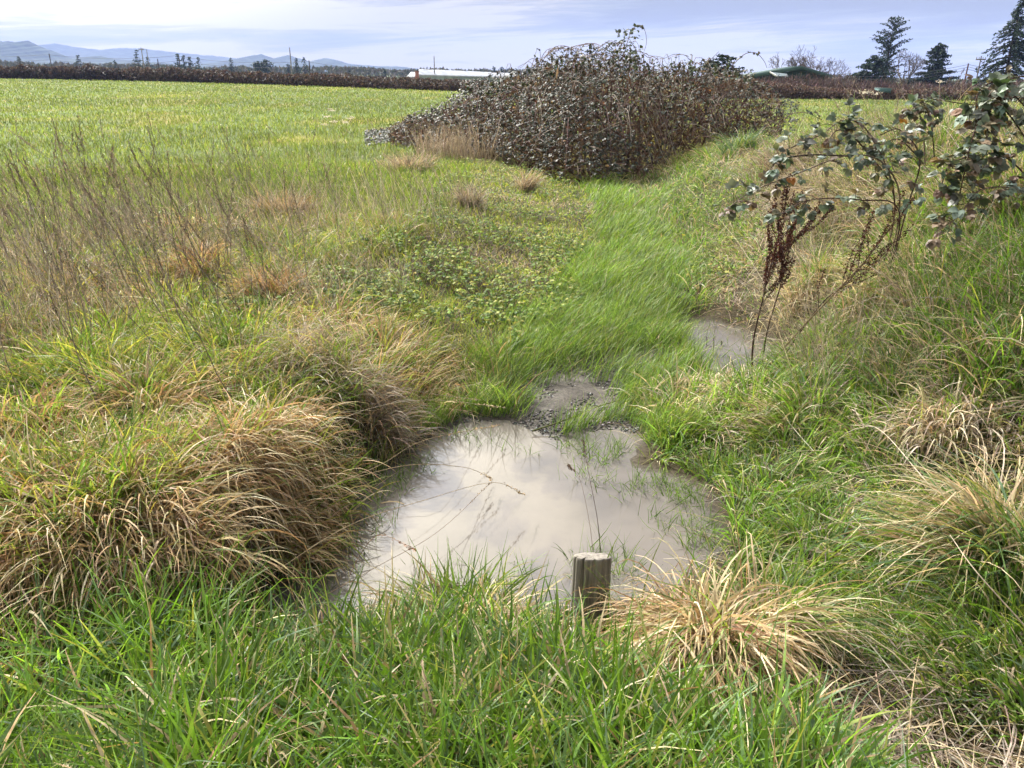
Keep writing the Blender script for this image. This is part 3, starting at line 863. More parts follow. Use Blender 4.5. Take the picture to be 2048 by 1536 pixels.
zs = [-0.3, ptop - pb[2] - 0.012, ptop - pb[2] - 0.003, ptop - pb[2], ptop - pb[2] + 0.001, ptop - pb[2] - 0.001]
rs = [1.02, 1.0, 0.985, 0.95, 0.6, 0.25]
rings = []
for z_, r_ in zip(zs, rs):
    g_ = groove if r_ > 0.9 else 1 - (1 - groove) * 0.6 * r_
    rings.append(np.stack([rad * r_ * g_ * np.cos(a), rad * r_ * g_ * np.sin(a) * 0.95, np.full(ns, z_) + (0.004 * (vnoise(a * 3, a * 0 + r_ * 9, 8) - .5) if r_ < 0.99 else 0) - 0.4 * rad * r_ * np.sin(a) * (z_ > 0)], 1))
V = np.concatenate(rings + [np.array([[0, 0, ptop - pb[2] - 0.002]])]) + pb
i = np.arange(len(zs) - 1)[:, None] * ns; j = np.arange(ns)[None]; jn = (j + 1) % ns
q = np.stack([i + j, i + jn, i + ns + jn, i + ns + j], -1).reshape(-1, 4)
b0 = (len(zs) - 1) * ns
mb.add(V, q, [(b0 + k, b0 + (k + 1) % ns, len(V) - 1) for k in range(ns)], (1, 1, 1))
tag(mb.build('wooden_post', wood, None, pb), 'short weathered grey wooden post standing at the near edge of the muddy pool', 'post')


# ------------------------------------------------------------------ dry stalks on the left bank (each its own thing)
def stalk_mesh(kind, H):
    st, sh = MB(), MB()
    bend = U(0.05, 0.35, 1)[0] * H; az = U(0, 6.28, 1)[0]
    n = 9; s = np.linspace(0, 1, n)
    pts = np.stack([bend * s ** 2 * np.cos(az) + 0.012 * np.sin(s * 9 + az), bend * s ** 2 * np.sin(az), H * s], 1)
    colr = np.array([[0.15, 0.12, 0.095], [0.22, 0.18, 0.14], [0.31, 0.26, 0.20], [0.11, 0.085, 0.07]][kind % 4])
    tube(st, pts, np.linspace(0.003, 0.0014, n), 4, colr)
    if kind % 2 == 0:                                  # side branches
        for k in range(5):
            f = U(0.45, 0.85, 1)[0]; b = np.array([np.interp(f, s, pts[:, c]) for c in range(3)])
            aa = U(0, 6.28, 1)[0]; l = U(0.08, 0.22, 1)[0]
            e = b + np.array([math.cos(aa) * l * 0.35, math.sin(aa) * l * 0.35, l])
            tube(st, spline([b, (b + e) / 2 + [math.cos(aa) * .02, math.sin(aa) * .02, 0], e], 4), [0.0014, 0.0012, 0.001, 0.0008], 3, colr)
            m = 14; c = b + (e - b) * U(0.35, 1, m)[:, None] + rng.normal(0, 0.004, (m, 3))
            quads(st, c, U(0.008, 0.016, m), U(0.004, 0.008, m), None, pick([colr * 0.75, colr], m))
    m = 60; f = U(0.80, 1.0, m)
    c = np.stack([np.interp(f, s, pts[:, k]) for k in range(3)], 1) + rng.normal(0, 0.0045, (m, 3))
    quads(sh, c, U(0.010, 0.022, m), U(0.004, 0.007, m), rng.normal(0, 0.35, (m, 3)) + np.array([0, 0, 1]), pick([colr * 0.8, colr * 1.1], m))
    a = st.build('dry_stalk', M_twig, link=False); b = sh.build('seed_head', M_straw, link=False)
    return a.data, b.data


protos = [stalk_mesh(k, 1.0) for k in range(8)]


def place_stalk(px, py, H, k, label, group, lx, ly):
    c = G(px, py)
    o = bpy.data.objects.new('dry_stalk', protos[k][0]); C.objects.link(o)
    o.location = (c[0], c[1], hz(c[0], c[1]) - 0.02)
    o.rotation_euler = (ly, lx, U(0, 6.28, 1)[0] * 0 + random.uniform(-0.6, 0.6))
    o.scale = (1, 1, H)
    tag(o, label, 'dry stalk', group)
    s = bpy.data.objects.new('seed_head', protos[k][1]); s.parent = o; C.objects.link(s)


for k in range(190):
    u = random.random()
    px = random.gauss(300, 210); py = random.gauss(590, 115)
    if px > 700 or px < -250:
        px = random.uniform(0, 650)
    py = min(max(py, 400), 880)
    place_stalk(px, py, random.uniform(0.55, 1.15) * (1.1 if px < 450 else 0.85), random.randrange(8), 'thin dry brown stalk with a seed head in the stand on the left bank', 'dry stalks standing on the left bank', random.gauss(-0.22, 0.16), random.gauss(0.0, 0.15))
for k in range(42):
    place_stalk(random.uniform(-60, 900), random.uniform(340, 450), random.uniform(0.5, 0.95), random.randrange(8), 'thin pale stalk standing where the left bank meets the field', 'stalks where the left bank meets the field', random.gauss(-0.12, 0.16), random.gauss(0, 0.12))
for k in range(20):
    place_stalk(random.uniform(640, 1000), random.uniform(270, 330), random.uniform(0.5, 0.95), random.randrange(8), 'thin pale stalk at the field edge left of the bramble thicket', 'stalks at the field edge by the thicket', random.gauss(-0.05, 0.15), random.gauss(0, 0.12))
for k in range(44):
    place_stalk(random.uniform(1570, 2080), random.uniform(262, 330), random.uniform(0.4, 0.95), random.randrange(8), 'thin dry stalk on the crest of the right bank before the far field', 'dry stalks on the right bank crest', random.gauss(0.05, 0.22), random.gauss(0, 0.12))


# long loose stems lying over the pool
def long_stem(pp, label, col=(0.36, 0.28, 0.17), r0=0.0017, head=True):
    pts = spline([P(a, b, z) for a, b, z in pp], 26)
    loc = pts[0]
    mb = MB(); tube(mb, pts, np.linspace(r0, r0 * 0.5, 26), 4, col)
    o = mb.build('fallen_straw', M_straw, None, loc)
    tag(o, label, 'fallen straw')
    if head:
        m = 46; f = np.clip(1 - np.abs(rng.normal(0, 0.09, m)), 0, 1) * 25
        c = np.stack([np.interp(f, np.arange(26), pts[:, k]) for k in range(3)], 1) + rng.normal(0, 0.004, (m, 3))
        hb = MB(); quads(hb, c, U(0.010, 0.02, m), U(0.003, 0.006, m), (pts[-1] - pts[-4])[None] + rng.normal(0, 0.01, (m, 3)), pick([col], m))
        hb.build('seed_head', M_straw, o, loc)


long_stem([(540, 1150, -.1), (700, 1050, -.02), (850, 1000, -.05), (985, 965, -.12), (1050, 990, -.25)], 'long straw stem reaching farthest across the pool with a drooping head', head=True)
long_stem([(690, 960, 0.0), (820, 930, -.05), (930, 935, -.15), (985, 958, -.28)], 'short straw stem over the water with its tip touching the pool')
long_stem([(560, 1240, -.15), (760, 1130, -.2), (880, 1060, -.2), (985, 962, -.33)], 'thin brown stem slanting up across the pool', (0.22, 0.15, 0.09))
long_stem([(640, 980, 0.02), (760, 930, .05), (850, 880, .02), (1000, 850, -.1)], 'straw stem bridging the far left corner of the pool')
long_stem([(600, 880, 0.05), (730, 820, .08), (860, 800, .03), (1010, 815, -.2)], 'pale stem lying from the grey mound to the mud', (0.42, 0.36, 0.27))
long_stem([(680, 760, 0.1), (790, 775, .05), (880, 790, 0), (960, 800, -.2)], 'grey stem pointing right from the grey straw mound', (0.34, 0.29, 0.22))
long_stem([(600, 1215, -.1), (680, 1200, -.15), (800, 1180, -.2), (930, 1170, -.28)], 'dark stem lying low across the near left of the pool', (0.1, 0.08, 0.05))
long_stem([(700, 1150, -.33), (720, 1110, -.28), (760, 1070, -.2), (830, 1100, -.2)], 'bent brown stem rising from the water by the near left bank', (0.3, 0.17, 0.1))
long_stem([(1203, 1125, -.3), (1195, 1040, -.12), (1180, 960, 0.0), (1165, 880, .1)], 'thin dark upright stem behind the wooden post', (0.09, 0.06, 0.05))
long_stem([(1187, 1110, -.3), (1178, 1040, -.2), (1160, 960, -.1), (1135, 930, -.05)], 'thinner brown stem leaning left behind the wooden post', (0.14, 0.10, 0.07), 0.0012)
long_stem([(1065, 862, -.33), (1130, 840, -.3), (1190, 815, -.29), (1240, 800, -.28)], 'wet grassy stick lying on the mud at the far edge of the pool', (0.12, 0.13, 0.04), 0.006, False)
long_stem([(1250, 850, -.33), (1280, 825, -.3), (1270, 810, -.27)], 'short dark twig on the mud by the bright green tuft', (0.09, 0.07, 0.05), 0.003, False)
long_stem([(2070, 730, 0.25), (2010, 745, .3), (1960, 740, .28), (1900, 745, .2)], 'pale feathery grass head drooping in from the right edge', (0.36, 0.31, 0.25), 0.002)
long_stem([(2090, 800, 0.25), (2060, 800, .3), (2030, 830, .25), (2015, 860, .2)], 'lower grey feathery grass head drooping in from the right edge', (0.34, 0.29, 0.25), 0.002)
long_stem([(1930, 1050, .1), (1850, 960, .2), (1760, 860, .15), (1700, 850, .1)], 'bent pale straw stem across the right bank', (0.5, 0.43, 0.33), 0.003, False)
long_stem([(2048, 1250, .1), (1950, 1140, .2), (1900, 1070, .2)], 'pale straight straw stem in front of the long sweeping tussock', (0.48, 0.4, 0.3), 0.0028, False)
long_stem([(1570, 640, .0), (1500, 520, .15), (1440, 440, .2), (1370, 370, .25)], 'long leaning grass stem left of the dock plant', (0.4, 0.34, 0.25), 0.002)


# ------------------------------------------------------------------ dock plant
def dock():
    base = P(1512, 742, -0.2)
    o = empty('dock_plant', base)
    tag(o, 'tall dead dock plant with dark red seed heads beside the small puddle', 'dock plant')
    dist = base[1]
    RED = [(0.055, 0.018, 0.014), (0.075, 0.028, 0.018), (0.04, 0.015, 0.012)]
    stems = [([(1505, 742), (1507, 680), (1525, 600), (1550, 500), (1590, 380)], 0.0),
             ([(1522, 740), (1535, 660), (1560, 575), (1575, 500), (1640, 420)], -0.08),
             ([(1515, 745), (1600, 660), (1690, 565), (1740, 510), (1790, 440)], -0.12),
             ([(1548, 730), (1600, 665), (1650, 600), (1700, 560), (1760, 480)], -0.05)]
    for si, (pp, dd) in enumerate(stems):
        n = 24
        ctl = [A(a, b, dist + dd * i) for i, (a, b) in enumerate(pp)]
        ctl[0] = np.array([ctl[0][0], ctl[0][1], ctl[0][2] - 0.05])
        pts = spline(ctl, n)
        mb = MB(); sh = MB()
        tube(mb, pts, np.linspace(0.0075 if si in (0, 2) else 0.0055, 0.002, n), 6, (0.06, 0.035, 0.026) if si != 2 else (0.16, 0.12, 0.06))
        nb = [17, 14, 10, 7][si]
        for k in range(nb):
            f = 0.50 + 0.42 * k / nb + random.uniform(-0.03, 0.03)
            i = int(f * (n - 1)); b = pts[i]
            tdir = pts[min(i + 2, n - 1)] - pts[max(i - 2, 0)]; tdir /= np.linalg.norm(tdir)
            side = np.cross(tdir, rng.normal(0, 1, 3)); side /= np.linalg.norm(side)
            l = random.uniform(0.16, 0.34) * (1.15 - 0.7 * (f - 0.5))
            dirn = tdir * 0.8 + side * 0.45 + np.array([0, 0, 0.35])
            e = b + dirn / np.linalg.norm(dirn) * l
            br = spline([b, b + (e - b) * 0.5 + side * 0.02, e], 7)
            tube(mb, br, np.linspace(0.0022, 0.001, 7), 4, (0.055, 0.03, 0.022))
            m = int(l * (620 if si < 2 else 300))
            ff = np.round(U(0.15, 1, m) * 14) / 14 * 6
            c = np.stack([np.interp(ff, np.arange(7), br[:, q_]) for q_ in range(3)], 1) + rng.normal(0, 0.0065, (m, 3))
            quads(sh, c, U(0.008, 0.016, m), U(0.006, 0.012, m), None, pick(RED, m, 0.3))
        m = 160 if si < 2 else 60
        ff = U(0.55, 1, m) * (n - 1)
        c = np.stack([np.interp(ff, np.arange(n), pts[:, q_]) for q_ in range(3)], 1) + rng.normal(0, 0.008, (m, 3))
        quads(sh, c, U(0.008, 0.016, m), U(0.006, 0.012, m), None, pick(RED, m, 0.3))
        s_o = mb.build('stem', M_twig, o, base)
        h_ = sh.build('seed_head', M_straw)
        h_.parent = s_o; h_.location = tuple(-base)
    return o


dock()

# small dark water weeds in the second puddle
for (px, py, hgt, lab) in [(1412, 690, 0.07, 'small dark weed stalk left in the upper puddle'), (1425, 705, 0.12, 'taller dark weed stalk standing in the upper puddle'), (1442, 690, 0.035, 'tiny dark weed tip at the right in the upper puddle')]:
    b = P(px, py, WZ); mb = MB(); lf = MB()
    pts = spline([b - [0, 0, 0.05], b + [0.004, 0, hgt * 0.5], b + [-0.004, 0, hgt]], 6)
    tube(mb, pts, np.linspace(0.004, 0.002, 6), 5, (0.05, 0.045, 0.03))
    o = mb.build('weed_stalk', M_twig, None, b); tag(o, lab, 'water weed')
    m = 10; aa = U(0, 6.28, m); zz = U(0.3, 1.0, m) * hgt
    leaflets(lf, np.stack([np.zeros(m), np.zeros(m), zz], 1) + b, np.stack([np.cos(aa), np.sin(aa), U(0.1, 0.8, m)], 1), np.tile([0, 0, 1.], (m, 1)), U(0.018, 0.032, m), 0.011, pick([(0.05, 0.06, 0.03), (0.08, 0.06, 0.03)], m))
    lf.build('leaves', M_forb, o, b)

# a yellow flower on the channel's right edge
b = G(1365, 492); mb = MB()
tube(mb, [b, b + [0, 0, 0.12]], [0.002, 0.0015], 4, (0.1, 0.2, 0.03))
o = mb.build('yellow_flower', M_forb, None, b); tag(o, 'single yellow flower on the right edge of the green channel', 'flower')
pm = MB(); aa = np.arange(9) * 0.698
leaflets(pm, np.tile(b + [0, 0, 0.12], (9, 1)), np.stack([np.cos(aa), np.sin(aa), np.full(9, 0.25)], 1), np.tile([0, 0, 1.], (9, 1)), 0.02, 0.013, np.tile([0.75, 0.5, 0.02], (9, 1)), 0.05)
pm.build('petals', M_forb, o, b)


# white dried flower heads on the crest of the right bank and at the field edge
def umbel(px, py, dist, s, label, group):
    top = A(px, py, dist); g0 = hz(top[0], top[1])
    b = np.array([top[0] + random.uniform(-.1, .1), top[1], g0])
    mb = MB(); tube(mb, spline([b, (b + top) / 2 + [0.02, 0, 0], top], 6), np.linspace(0.003, 0.002, 6), 4, (0.3, 0.27, 0.15))
    o = mb.build('dried_flower', M_twig, None, b); tag(o, label, 'dried flower', group)
    hm = MB(); m = 50
    c = top + np.stack([rng.normal(0, s, m), rng.normal(0, s, m), np.abs(rng.normal(0, s * 0.5, m))], 1)
    quads(hm, c, U(0.3, 0.7, m) * s, U(0.3, 0.7, m) * s, None, pick([(0.62, 0.60, 0.54), (0.5, 0.47, 0.4)], m))
    hm.build('flower_head', M_straw, o, b)


umbel(1728, 187, 8.2, 0.03, 'white dried flower head highest on the right bank crest', None)
umbel(1753, 189, 8.4, 0.022, 'smaller white dried flower head just right of the highest one', None)
umbel(1830, 265, 5.6, 0.025, 'white feathery flower head among the brambles on the right bank', None)
umbel(1880, 165, 8.5, 0.02, 'white dried flower head below the rounded evergreen tree', None)
for a_, b_ in [(655, 235), (662, 222), (670, 245), (700, 238), (648, 250), (690, 246)]:
    umbel(a_, b_, 11 + random.uniform(0, 2), 0.035, 'small white dried flower head at the near edge of the left field', 'white flower heads at the field edge')


# ------------------------------------------------------------------ brambles
BLEAF = [(0.065, 0.085, 0.06), (0.09, 0.11, 0.085), (0.045, 0.06, 0.04), (0.11, 0.13, 0.11), (0.085, 0.08, 0.055), (0.10, 0.07, 0.05)]
ODD = [(0.40, 0.20, 0.03), (0.30, 0.12, 0.03), (0.38, 0.27, 0.04)]


def sprigs(lm, pos, outd, size, col, n5=3):
    """a compound leaf of 3 leaflets at each place"""
    n = len(pos)
    od = outd / (np.linalg.norm(outd, axis=1, keepdims=True) + 1e-9)
    nr = np.array([[0, 0, 1.]]) + rng.normal(0, 0.35, (n, 3)) + np.array([[0, -0.25, 0]])
    sidev = np.cross(od, nr); sidev /= np.linalg.norm(sidev, axis=1, keepdims=True) + 1e-9
    size = np.broadcast_to(size, n)
    for ang in ((0, 1.0, 1.0), (1, 0.8, 0.85), (-1, 0.8, 0.85)) if n5 == 3 else ((0, 1, 1), (1, .9, .9), (-1, .9, .9), (2, .7, .75), (-2, .7, .75)):
        D = od + sidev * ang[0] * 0.95
        D = D + np.array([[0, 0, -0.25]]) + rng.normal(0, 0.12, (n, 3))
        leaflets(lm, pos, D, nr, size * ang[2] * U(0.8, 1.15, n), size * 0.72 * ang[2], col, U(0.05, 0.35, n), 0.25)


def thicket():
    base = np.array([1.7, 16.5, hz(1.7, 16.5)])
    o = empty('bramble_thicket', base)
    tag(o, 'big dark bramble thicket filling the end of the green channel', 'bramble thicket')
    cm, lm, dm = MB(), MB(), MB()
    # silhouette of the photo as heights over the ground by bearing, at 16 m
    sx = np.array([760, 830, 890, 940, 1000, 1060, 1110, 1200, 1255, 1300, 1350, 1400, 1460, 1510, 1570])
    sy = np.array([285, 235, 198, 162, 150, 134, 112, 106, 98, 118, 124, 110, 116, 142, 200])
    zt = np.array([A(a, b + 10, 16.5)[2] for a, b in zip(sx, sy)]); xt = np.array([A(a, b, 16.5)[0] for a, b in zip(sx, sy)])

    def top(x, y):
        bear = x / y * 16.5
        zz = np.interp(bear, xt, zt)
        # foot line: from px 760,290 round by 1190,370 to 1570,245
        fx = np.array([A(a, 200, 16.5)[0] for a in (760, 900, 1000, 1090, 1190, 1290, 1400, 1500, 1580)])
        fy = np.array([18.5, 17.0, 15.2, 13.6, 12.7, 13.2, 15.5, 17.5, 19.0])
        foot = np.interp(bear, fx, fy)
        f = sstep(0, 1, (y - foot) / np.interp(bear, [xt[0], xt[4], xt[12], xt[-1]], [1.6, 3.4, 3.0, 1.6]))
        back = sstep(25, 21.5, y)
        g = height(x, y)
        rag = 0.74 + 0.52 * fbm(bear * 1.5 + 3, y * 0.9, 88, 3)
        rag = np.where(bear < xt[3], rag * (0.62 + 0.6 * vnoise(bear * 3.1, y * 1.5, 19)), rag)
        return g + (zz - g) * np.sqrt(np.clip(f, 0, 1)) * back * np.minimum(rag, 1.08), f * back
    # leaves through the outer shell of the mass
    n = 46000
    yy = U(12.5, 22.5, n); bear = U(xt[0] - 0.3, xt[-1] + 0.3, n); xx = bear * yy / 16.5
    tz, f = top(xx, yy)
    lump = fbm(xx * 1.1, yy * 1.1, 61) - 0.5
    g = height(xx, yy)
    u = rng.random(n) ** 0.45
    zz = g + (tz - g) * np.minimum(u * (1 + lump * 0.35), 1.06) + 0.0
    gap = fbm(bear * 1.6 + 20, zz * 3.2 + yy * 0.8, 63, 2)
    k = (f > 0.02) & (zz > g + 0.03) & ((gap > 0.40) | (rng.random(n) < 0.12) | (u > 0.93))
    # foliage gives way to bare brown canes towards the right and low down
    bare = fbm(bear[k] * 0.9, zz[k] * 2.2, 66)
    keep = rng.random(k.sum()) < np.where(bear[k] > 2.4, 0.42, 0.95) * np.where(bare > 0.62, 0.35, 1)
    pos = np.stack([xx[k], yy[k], zz[k]], 1)[keep]
    m = len(pos)
    outd = rng.normal(0, 1, (m, 3)) * [1, 1, 0.3] + np.array([0, -0.9, 0])
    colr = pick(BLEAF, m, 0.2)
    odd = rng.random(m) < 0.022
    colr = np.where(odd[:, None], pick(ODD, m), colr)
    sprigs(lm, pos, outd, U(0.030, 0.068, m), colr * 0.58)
    # canes
    for _ in range(420):
        y0 = random.uniform(12.8, 20); b0 = random.uniform(xt[0] + 0.4, xt[-1] - 0.3); x0 = b0 * y0 / 16.5
        t0, f0 = top(np.array([x0]), np.array([y0]))
        if f0[0] < 0.03:
            continue
        g0 = hz(x0, y0); hgt = (t0[0] - g0) * random.uniform(0.75, 1.12)
        aa = random.uniform(0, 6.28) if random.random() < 0.4 else random.gauss(-1.6, 0.9)
        l = random.uniform(0.3, 1.2)
        p2 = np.array([x0 + math.cos(aa) * l, y0 + math.sin(aa) * l, g0 + hgt * 0.6])
        pts = spline([[x0, y0, g0], [x0 + math.cos(aa) * l * 0.3, y0 + math.sin(aa) * l * 0.3, g0 + hgt], p2], 9)
        tube(cm, pts, np.linspace(0.008, 0.004, 9), 4, random.choice([(0.10, 0.05, 0.045), (0.14, 0.09, 0.07), (0.20, 0.16, 0.13)]))
        if random.random() < 0.65:
            mm = 9; ff = U(2.5, 8, mm)
            c = np.stack([np.interp(ff, np.arange(9), pts[:, q_]) for q_ in range(3)], 1)
            sprigs(lm, c, rng.normal(0, 1, (mm, 3)), U(0.045, 0.075, mm), pick(BLEAF, mm, 0.2) * 0.65)
    for _ in range(260):                                # pale and purplish canes arching over the face
        b0 = random.uniform(xt[1], xt[-1] - 0.1); y0 = random.uniform(13.4, 18.5); x0 = b0 * y0 / 16.5
        t0, f0 = top(np.array([x0]), np.array([y0]))
        if f0[0] < 0.08:
            continue
        q = []
        aa = random.gauss(-1.57, 0.9); l = random.uniform(0.35, 0.9)
        for fr in np.linspace(0, 1, 6):
            xx_ = x0 + math.cos(aa) * l * fr; yy_ = y0 + math.sin(aa) * l * fr
            tt, _f = top(np.array([xx_]), np.array([yy_]))
            q.append([xx_, yy_, max(tt[0], hz(xx_, yy_)) + 0.10 * math.sin(fr * 3.1) + 0.03])
        tube(cm, spline(q, 10), np.linspace(0.006, 0.0035, 10), 4, random.choice([(0.13, 0.07, 0.07), (0.20, 0.15, 0.13), (0.27, 0.22, 0.18), (0.09, 0.05, 0.05)]))
    # loose shoots over the top
    for px in list(np.linspace(940, 1500, 46)):
        px += random.uniform(-10, 10); dd = random.uniform(15, 18)
        yt = np.interp(px, sx, sy)
        b = A(px, yt + 35, dd); e = A(px + random.uniform(-22, 22), yt + random.uniform(0, 16), dd)
        pts = spline([b, (b + e) / 2 + [random.uniform(-.1, .1), 0, 0.05], e], 7)
        tube(cm, pts, np.linspace(0.006, 0.003, 7), 4, (0.11, 0.07, 0.06))
        mm = 8; c = b + (e - b) * U(0.1, 1, mm)[:, None]
        sprigs(lm, c, rng.normal(0, 1, (mm, 3)), U(0.05, 0.08, mm), pick(BLEAF, mm, 0.2))
    for pp in ([(1245, 120), (1256, 80), (1265, 58), (1279, 50), (1290, 62), (1293, 85), (1288, 103)], [(1395, 140), (1420, 120), (1438, 103)], [(1465, 130), (1490, 108), (1512, 106), (1528, 122), (1534, 136)], [(1180, 120), (1200, 98), (1222, 110)], [(1110, 130), (1120, 112), (1140, 116)]):
        pts = spline([A(a, b, 16.0) for a, b in pp], 16)
        tube(cm, pts, np.linspace(0.007, 0.0035, 16), 5, (0.13, 0.08, 0.07))
        mm = 10; ff = U(0, 9, mm); c = np.stack([np.interp(ff, np.arange(16), pts[:, q_]) for q_ in range(3)], 1)
        sprigs(lm, c, rng.normal(0, 1, (mm, 3)), U(0.05, 0.08, mm), pick(BLEAF, mm, 0.2))
    mm = 90; c = np.stack([A(1258, 100, 16)[0] + rng.normal(0, 0.14, mm), U(15.6, 16.6, mm), A(0, 100, 16)[2] + U(-0.1, 0.5, mm)], 1)
    sprigs(lm, c, rng.normal(0, 1, (mm, 3)), U(0.05, 0.08, mm), pick(BLEAF, mm, 0.2))
    # dead brown leaves and twigs inside
    n = 24000
    yy = U(13, 22, n); bear = U(xt[0] + .2, xt[-1], n); xx = bear * yy / 16.5
    tz, f = top(xx, yy); g = height(xx, yy); zz = g + (tz - g) * rng.random(n) * 0.92
    k = f > 0.05
    pos = np.stack([xx[k], yy[k], zz[k]], 1); m = len(pos)
    quads(dm, pos, U(0.06, 0.35, m), U(0.012, 0.05, m), rng.normal(0, 1, (m, 3)) + [0, 0, 0.6], pick([(0.07, 0.042, 0.034), (0.10, 0.065, 0.05), (0.17, 0.13, 0.10), (0.045, 0.03, 0.025)], m))
    # pale dry stems in front at the left
    n = 700
    px = U(830, 1010, n); bb = np.array([A(a, 255, 16)[:2] * random.uniform(0.97, 1.08) for a in px])
    base2 = np.stack([bb[:, 0], bb[:, 1], height(bb[:, 0], bb[:, 1])], 1)
    blades(dm, base2, U(0.3, 0.8, n), 0.012, U(-3.1, 3.1, n), U(0, 0.5, n), U(0.2, 0.9, n), 4, 1.3, pick(GREYS, n) * 0.8, pick(GREYS, n), 0.2)
    cm.build('canes', M_twig, o, base)
    lm.build('leaves', M_bramble, o, base)
    dm.build('dead_twigs', M_straw, o, base)


thicket()


def bramble_bush(label, canes, leafsz, nleaf, odd=(), extra=None, name='bramble'):
    """canes: lists of (px, py, dist)"""
    first = A(*canes[0][0]); base = np.array([first[0], first[1], hz(first[0], first[1])])
    o = empty(name, base); tag(o, label, 'bramble')
    cm, lm, dm = MB(), MB(), MB()
    for ci, pp in enumerate(canes):
        ctl = [A(*p) for p in pp]
        f0 = ctl[0] + np.array([0.1, 0.25, 0])
        if pp[0][1] > 390:
            ctl = [np.array([f0[0], f0[1], hz(f0[0], f0[1]) - 0.03])] + ctl
        n = 26; pts = spline(ctl, n)
        tube(cm, pts, np.linspace(0.005, 0.0025, n), 6, random.choice([(0.05, 0.035, 0.03), (0.07, 0.04, 0.035), (0.14, 0.10, 0.08)]))
        m = int(nleaf[ci % len(nleaf)] * 3.0)
        if m == 0:
            continue
        ff = np.sort(U(0.30, 1, m)) * (n - 1)
        c = np.stack([np.interp(ff, np.arange(n), pts[:, q_]) for q_ in range(3)], 1)
        od = rng.normal(0, 1, (m, 3)) + np.array([0, -0.6, -0.1])
        od /= np.linalg.norm(od, axis=1, keepdims=True)
        e = c + od * U(0.03, 0.09, m)[:, None]
        for a_, b_ in zip(c, e):
            tube(cm, [a_, (a_ + b_) / 2 + [0, 0, 0.008], b_], [0.0018, 0.0015, 0.0012], 3, (0.09, 0.07, 0.04))
        sprigs(lm, e, od, leafsz * U(0.65, 1.2, m), pick(BLEAF, m, 0.2) * 1.7, 5)
    for (px, py, dd) in odd:
        c = A(px, py, dd)[None]
        sprigs(lm, c, np.array([[0.3, -1, -0.3]]), leafsz * 1.1, pick(ODD, 1))
    cm.build('canes', M_twig, o, base)
    if lm.n:
        lm.build('leaves', M_bramble, o, base)
    if dm.n:
        dm.build('dead_twigs', M_straw, o, base)
    return o


bramble_bush('arching bramble cane with grey green leaves reaching left over the right bank',
             [[(1800, 420, 4.7), (1770, 330, 4.6), (1700, 310, 4.5), (1600, 345, 4.4), (1500, 385, 4.3), (1440, 430, 4.2)],
              [(1790, 410, 4.8), (1740, 270, 4.7), (1690, 240, 4.6), (1640, 270, 4.5), (1570, 300, 4.4)],
              [(1790, 410, 4.8), (1730, 300, 4.7), (1680, 260, 4.6), (1650, 290, 4.5)],
              [(1700, 312, 4.5), (1620, 310, 4.45), (1560, 320, 4.4), (1535, 345, 4.35)],
              [(1810, 430, 4.7), (1840, 320, 4.6), (1800, 260, 4.7), (1760, 270, 4.6)],
              [(1800, 430, 4.6), (1720, 400, 4.5), (1620, 400, 4.4), (1560, 430, 4.3)]], 0.054, [16, 14, 12, 6, 8, 12], [(1580, 355, 4.35)])
bramble_bush('bramble clump with large grey green leaves hanging at the right edge',
             [[(2120, 420, 4.4), (2060, 230, 4.3), (1990, 180, 4.2), (1950, 260, 4.1), (1930, 340, 4.0), (1915, 410, 4.0)],
              [(2120, 420, 4.4), (2040, 260, 4.3), (1980, 200, 4.2), (1975, 280, 4.1), (1960, 330, 4.1)],
              [(2140, 420, 4.5), (2080, 180, 4.4), (2010, 160, 4.3), (1960, 180, 4.2), (1950, 230, 4.2)],
              [(2100, 430, 4.3), (2020, 320, 4.2), (1960, 310, 4.1), (1900, 330, 4.1), (1880, 380, 4.0)],
              [(2110, 430, 4.3), (2040, 380, 4.1), (1960, 380, 4.0), (1920, 430, 3.9), (1870, 465, 3.9)],
              [(2130, 400, 4.5), (2090, 230, 4.4), (2040, 195, 4.3), (1960, 210, 4.3), (1860, 197, 4.4)]], 0.054, [26, 20, 18, 18, 14, 3])
bramble_bush('small dark bramble sprig with an orange leaf on the right bank crest',
             [[(1850, 330, 5.4), (1845, 250, 5.4), (1830, 215, 5.3), (1810, 235, 5.3)],
              [(1870, 330, 5.5), (1860, 230, 5.4), (1840, 205, 5.4), (1870, 215, 5.3)],
              [(1850, 330, 5.5), (1800, 280, 5.4), (1760, 290, 5.3)]], 0.055, [10, 10, 5], [(1803, 238, 5.3)])
bramble_bush('bare thorny bramble arch on the bank right of the thicket',
             [[(1560, 262, 8.0), (1575, 232, 7.9), (1610, 225, 7.8), (1645, 240, 7.7)]], 0.05, [2])


